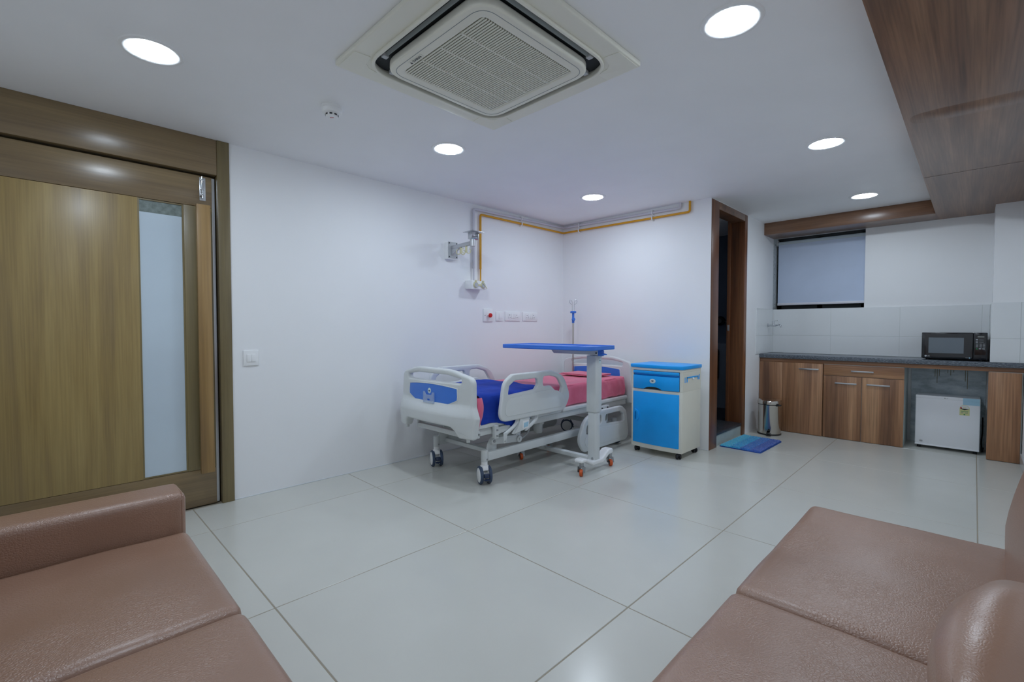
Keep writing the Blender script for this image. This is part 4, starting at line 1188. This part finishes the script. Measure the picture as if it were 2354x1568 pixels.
# front foot: wide V shaped casting along y, back foot under the bed
def foot(x, arch):
    pts = [(-.215, .098), (-.215, .120), (-.195, .128), (-.15, .125), (-.07, .088), (.07, .088), (.15, .140 if arch else .125), (.20, .142 if arch else .128), (.215, .135 if arch else .12), (.215, .105), (.195, .098), (.16, .098), (.08, .052), (-.06, .052), (-.15, .096)]
    return plate('foot', rpoly(pts, .012, 3), [], .075, .012, (x, cy_, 0), (0, 1, 0), (0, 0, 1), 'white_plastic', ot)
foot(cx_+.005, True)
MB().bar((cx_-.03, cy_, .085), (.215, cy_, .085), .05, .032).build('base_bar', 'bed_metal', ot, bevel=.004)
MB().bar((.235, cy_-.20, .085), (.235, cy_+.20, .085), .045, .03).build('rear_foot', 'bed_metal', ot, bevel=.004)
def small_castor(x, y, a, ztop):
    R = Matrix.Rotation(a, 3, 'Z')
    def Wp(p): return V(x, y, 0) + R @ Vector(p)
    h = MB()
    h.cyl(Wp((0, 0, .070)), Wp((0, 0, ztop)), .016, n=16)
    h.bar(Wp((-.017, .0, .068)), Wp((-.017, -.018, .028)), .003, .034, (0, 1, .4)).bar(Wp((.017, 0, .068)), Wp((.017, -.018, .028)), .003, .034, (0, 1, .4))
    h.bar(Wp((0, .015, .070)), Wp((0, -.02, .070)), .036, .004)
    o = h.build('castor', 'zinc', ot)
    c = Wp((0, -.018, .027)); ax = R @ V(1, 0, 0)
    MB().lathe([(.018, -.012), (.024, -.012), (.027, -.007), (.027, .007), (.024, .012), (.018, .012)], c, ax, 28).build('tyre', 'tyre_orange', o)
    MB().lathe([(0, -.0135), (.0165, -.0135), (.0185, -.012), (.0185, .012), (.0165, .0135), (0, .0135)], c, ax, 24).build('wheel_hub', 'black_plastic', o)
    MB().bar(Wp((0, .01, .060)), Wp((0, .055, .048)), .026, .004).build('brake_lever', 'zinc', o, bevel=.001)
    return o
small_castor(cx_+.022, cy_-.19, .5, .100); small_castor(cx_+.022, cy_+.195, .9, .105)
small_castor(.235, cy_-.19, 1.0, .075); small_castor(.235, cy_+.19, .3, .075)
# table top: tray with raised rim
tw = thing  # keep name free
tcx, tcy = .545, 2.325
def tout(e): return rpoly([(-.430+e, -.205+e), (.430-e, -.205+e), (.430-e, .205-e), (-.430+e, .205-e)], [.05-e*.5, .09-e*.5, .05, .05], 8)
rot = Matrix.Rotation(math.radians(5.0), 3, 'Z')
tux, tuy = rot @ V(1, 0, 0), rot @ V(0, 1, 0)
top = plate('table_top', tout(0), [], .024, .006, (tcx, tcy, .963), tux, tuy, 'panel_blue', ot)
plate('raised_rim', tout(0), [tout(.016)], .014, .005, (tcx, tcy, .976), tux, tuy, 'panel_blue', top)
MB().bar(V(tcx, tcy, .977)+tux*.215-tuy*.185, V(tcx, tcy, .977)+tux*.215+tuy*.185, .010, .006).build('tray_divider', 'panel_blue', top, bevel=.002)
MB().prism([(-.43, .0), (.055, .0), (.055, -.042), (-.39, -.042)], V(cx_, cy_-.03, .951), (1, 0, 0), (0, 0, 1), (0, .06, 0)).build('support_arm', 'bed_metal', ot, bevel=.003)
MB().cyl((cx_+.040, cy_-.031, .925), (cx_+.040, cy_-.038, .925), .006, n=12).build('bolt', 'brace_dark', ot)
lv = MB().box(cx_+.048, cx_+.085, cy_-.030, cy_+.012, .902, .948).build('release_lever', 'panel_blue', ot, bevel=.006)
MB().bar((cx_+.080, cy_-.01, .920), (cx_+.108, cy_-.01, .914), .05, .008).build('lever_tab', 'panel_blue', lv, bevel=.003)

# ---- bedside locker
lk = thing('bedside_locker', 'blue and beige bedside locker with a drawer and a cupboard door', 'bedside cabinet', (.992, 3.32, 0), 0)
lx0, lx1, ly0, ly1 = .752, 1.232, 3.150, 3.515
def front_curve(x0, x1, y, b, n=14):
    return [(x0+(x1-x0)*k/n, y - b*(1-(2*k/n-1)**2)) for k in range(n+1)]
def slab(pts, z0, z1, nm, mat, par, bev=.004):
    return MB().prism(pts, (0, 0, z0), (1, 0, 0), (0, 1, 0), (0, 0, z1-z0)).build(nm, mat, par, bevel=bev)
# carcass with a real opening behind the drawer front
def fc(x): k = (x-lx0)/(lx1-lx0); return ly0 - .022*(1-(2*k-1)**2)
full = front_curve(lx0, lx1, ly0, .022) + [(lx1, ly1), (lx0, ly1)]
slab(full, .052, .577, 'carcass', 'locker_beige', lk)
slab(full, .743, .765, 'top_frame', 'locker_beige', lk, .002)
slab([(lx0, fc(lx0)), (.773, fc(.773)), (.773, ly1), (lx0, ly1)], .577, .743, 'side_panel', 'locker_beige', lk, 0)
slab([(1.209, fc(1.209)), (lx1, fc(lx1)), (lx1, ly1), (1.209, ly1)], .577, .743, 'side_panel', 'locker_beige', lk, 0)
slab([(.773, ly1-.01), (1.209, ly1-.01), (1.209, ly1), (.773, ly1)], .577, .743, 'back_panel', 'locker_beige', lk, 0)
slab(front_curve(lx0-.008, lx1+.008, ly0-.010, .022) + [(lx1+.008, ly1+.005), (lx0-.008, ly1+.005)], .766, .796, 'top', 'locker_blue', lk, .005)
def curved(x0, x1, z0, z1, th, nm, mat, par, off=0, n=14, bev=.003, notch=None):
    """front panel following the curved face"""
    def yy(x): k = (x-lx0)/(lx1-lx0); return ly0 - .022*(1-(2*k-1)**2)
    xs = [x0+(x1-x0)*k/n for k in range(n+1)]
    if notch is None:
        pts = [(x, yy(x)-th-off) for x in xs] + [(x, yy(x)+.004-off) for x in reversed(xs)]
        return slab(pts, z0, z1, nm, mat, par, bev)
    m = MB(); vs = []; fs = []
    for x in xs:
        zb = z0 + notch(x)
        vs += [(x, yy(x)-th-off, zb), (x, yy(x)-th-off, z1), (x, yy(x)+.004-off, zb), (x, yy(x)+.004-off, z1)]
    for k in range(len(xs)-1):
        a = 4*k; b = a+4
        fs += [(a, b, b+1, a+1), (a+2, a+3, b+3, b+2), (a+1, b+1, b+3, a+3), (a, a+2, b+2, b)]
    fs += [(0, 1, 3, 2), (4*n, 4*n+2, 4*n+3, 4*n+1)]
    return m.add(vs, fs).build(nm, mat, par, bevel=bev)
dw = curved(.776, 1.206, .580, .698, .010, 'drawer', 'locker_blue', lk, notch=lambda x: .024*max(0, 1-((x-.972)/.085)**2)**.7, n=40, bev=.002)
curved(.776, 1.206, .716, .740, .012, 'drawer_lip', 'locker_blue', dw)
curved(.776, 1.206, .697, .717, .005, 'drawer_groove', 'locker_blue', dw, off=-.016, bev=.001)
plate('badge', ell(.975, .655, .028, .020), [], .003, .001, (0, ly0-.022-.0115, 0), (1, 0, 0), (0, 0, 1), 'badge_white', dw)
MB().prism([(.963, .660), (.987, .660), (.982, .651), (.968, .651)], (0, ly0-.0350, 0), (1, 0, 0), (0, 0, 1), (0, -.0008, 0)).build('badge_mark', 'pedal_blue', dw)
cd = curved(.774, 1.206, .092, .552, .010, 'cupboard_door', 'locker_blue', lk, bev=.004)
def yy0(x): k = (x-lx0)/(lx1-lx0); return ly0 - .022*(1-(2*k-1)**2)
dcirc = [(.802+.040*math.cos(a), .335+.056*math.sin(a)) for a in [-PI/2+PI*k/12 for k in range(13)]]
dcir2 = [(.802+.024*math.cos(a), .335+.040*math.sin(a)) for a in [-PI/2+PI*k/12 for k in range(13)]]
tl_ = V(1, -.13, 0).normalized()
gp = plate('finger_grip', dcirc, [dcir2], .014, .003, V(0, yy0(.82)-.0110, 0), (1, 0, 0), (0, 0, 1), 'locker_blue', cd)
plate('grip_hollow', dcir2, [], .002, .0005, V(.001, yy0(.82)-.0090, 0), (1, 0, 0), (0, 0, 1), 'locker_blue', gp)
# side rail slots with a folding towel rail
sr = MB().box(lx1, lx1+.006, 3.225, 3.455, .690, .700).box(lx1, lx1+.006, 3.225, 3.232, .655, .70).box(lx1, lx1+.006, 3.448, 3.455, .665, .70).build('towel_rail', 'locker_blue', lk, bevel=.001)
MB().box(lx1, lx1+.003, 3.190, 3.197, .655, .70).build('rail_slot', 'locker_blue', lk)
MB().box(lx1, lx1+.003, 3.478, 3.485, .665, .71).build('rail_slot', 'locker_blue', lk)
MB().cyl((lx1, 3.34, .69), (lx1+.012, 3.34, .675), .008, n=14).build('hook', 'white_plastic', lk)
def twin(x, y, a):
    R = Matrix.Rotation(a, 3, 'Z')
    o = MB().cyl((x, y, .035), (x, y, .056), .014, n=14).build('castor', 'black_plastic', lk)
    for s in (-1, 1):
        c = V(x, y, .0225) + R @ V(s*.0125, 0, 0)
        MB().lathe([(0, -.008), (.016, -.009), (.0225, -.005), (.0225, .005), (.016, .009), (0, .008)], c, R @ V(1, 0, 0), 24).build('wheel', 'black_rubber', o)
    MB().bar(V(x, y, .036)+R @ V(0, -.02, 0), V(x, y, .036)+R @ V(0, .02, 0), .014, .014).build('hood', 'black_plastic', o, bevel=.004)
for x, y, a in ((.79, 3.19, .9), (1.195, 3.165, .7), (1.195, 3.48, 1.1), (.79, 3.48, .4)): twin(x, y, a)

# ================================================================== SOFAS
def wrinkle(sc, amp):
    def f(p, fx, fy, fz):
        q = p.copy(); q.z += amp*noise.noise((p.x*sc, p.y*sc, p.z*sc)); return q
    return f
SZ = .425
sa = thing('sofa', 'brown leather sofa with a low armrest facing the bed', 'sofa', (1.65, -.64, 0))
# armrest, base, backrest, two seat cushions, second armrest
ar = MB().soft(.860, 1.026, -1.02, -.292, .06, .548, .022, (10, 30, 18), .004).build('armrest', 'leather', sa)
MB().tube([(1.0235, -.305, .08), (1.0235, -.305, .525)], .0022, 6).build('stitched_seam', 'leather', ar)
MB().tube([(.866, -.303, .5405), (1.012, -.303, .5455), (1.0225, -.303, .535)], .0025, 6).build('stitched_seam', 'leather', ar)
MB().soft(2.318, 2.484, -1.02, -.292, .06, .548, .022, (10, 30, 18), .004).build('armrest', 'leather', sa)
MB().soft(1.028, 2.316, -.98, -.315, .06, .285, .015, (16, 10, 6)).build('base', 'leather', sa)
MB().soft(1.028, 2.316, -1.06, -.86, .06, .80, .05, (16, 8, 14)).build('backrest', 'leather', sa)
for a, b in ((1.028, 1.671), (1.675, 2.314)):
    c = MB().soft(a, b, -.88, -.290, .287, SZ-.004, .028, (40, 34, 10), .012, wrinkle(7, .0025)).build('seat_cushion', 'leather', sa)
    for x in (a+.004, b-.004): MB().tube([(x, -.86, SZ-.028), (x, -.33, SZ-.030), (x, -.294, SZ-.040), (x, -.289, .33)], .0032, 7).build('piping', 'leather', c)
for x in (.90, 2.44):
    for y in (-.99, -.33): MB().cyl((x, y, 0), (x, y, .062), .018, .022, 16).build('foot', 'black_plastic', sa)

sb2 = thing('sofa', 'brown leather armless sofa along the right wall', 'sofa', (2.88, .68, 0))
SB0, SBS, SB1 = 1.520, .672, -.176
MB().soft(2.540, 3.20, SB1+.01, SB0-.01, .06, .285, .015, (10, 24, 6)).build('base', 'leather', sb2)
for a, b in ((SBS+.002, SB0), (SB1, SBS-.002)):
    c = MB().soft(2.512, 3.13, a, b, .287, SZ-.004, .030, (34, 44, 10), .014, wrinkle(6, .003)).build('seat_cushion', 'leather', sb2)
    for y in (a+.004, b-.004): MB().tube([(3.05, y, SZ-.028), (2.56, y, SZ-.030), (2.517, y, SZ-.042), (2.511, y, .33)], .0032, 7).build('piping', 'leather', c)
def backdisp(p, fx, fy, fz):
    q = p.copy()
    q.x += -fx*.055*max(0, (fz+.2))**1.3 if fx < 0 else .0
    return q
for a, b in ((SBS+.003, SB0+.005), (SB1, SBS-.003)):
    MB().soft(3.052 if a > .5 else 3.19, 3.246, a, b, .30, .83, .085, (10, 30, 18), .0, backdisp, belly=.012).build('back_cushion', 'leather', sb2)
for x in (2.58, 3.16):
    for y in (SB1+.06, SB0-.06): MB().cyl((x, y, 0), (x, y, .062), .018, .022, 16).build('foot', 'black_plastic', sb2)

# loose leather cushion propped against the backrest of the armless sofa
def pillow(name, c, hx, hz, th, rot, label):
    n = 36; vs = []; fs = []
    for side in (1, -1):
        for i in range(n+1):
            for j in range(n+1):
                u = -1+2*i/n; v = -1+2*j/n
                pu = u*math.sqrt(1-.42*v*v); pv = v*math.sqrt(1-.42*u*u)
                h = ((1-u**2)*(1-v**2))**.46
                d = th*h + .004*noise.noise((u*3, v*3, 9))*h
                vs.append(c + rot @ V(pu*hx, side*d, pv*hz))
    N = (n+1)**2
    for i in range(n):
        for j in range(n):
            a = i*(n+1)+j; fs.append((a, a+n+1, a+n+2, a+1)); fs.append((N+a, N+a+1, N+a+n+2, N+a+n+1))
    return vs, fs
PR = Matrix.Rotation(math.radians(75), 3, 'Z') @ Matrix.Rotation(math.radians(-30), 3, 'X')
vs, fs = pillow('cushion', V(3.080, .16, SZ+.185), .22, .215, .09, PR, '')
po = MB().add(vs, fs)
o = po.build('cushion', 'leather_soft', ang=120, weld=True)
tag(o, 'plump brown leather cushion propped on the armless sofa', 'cushion')
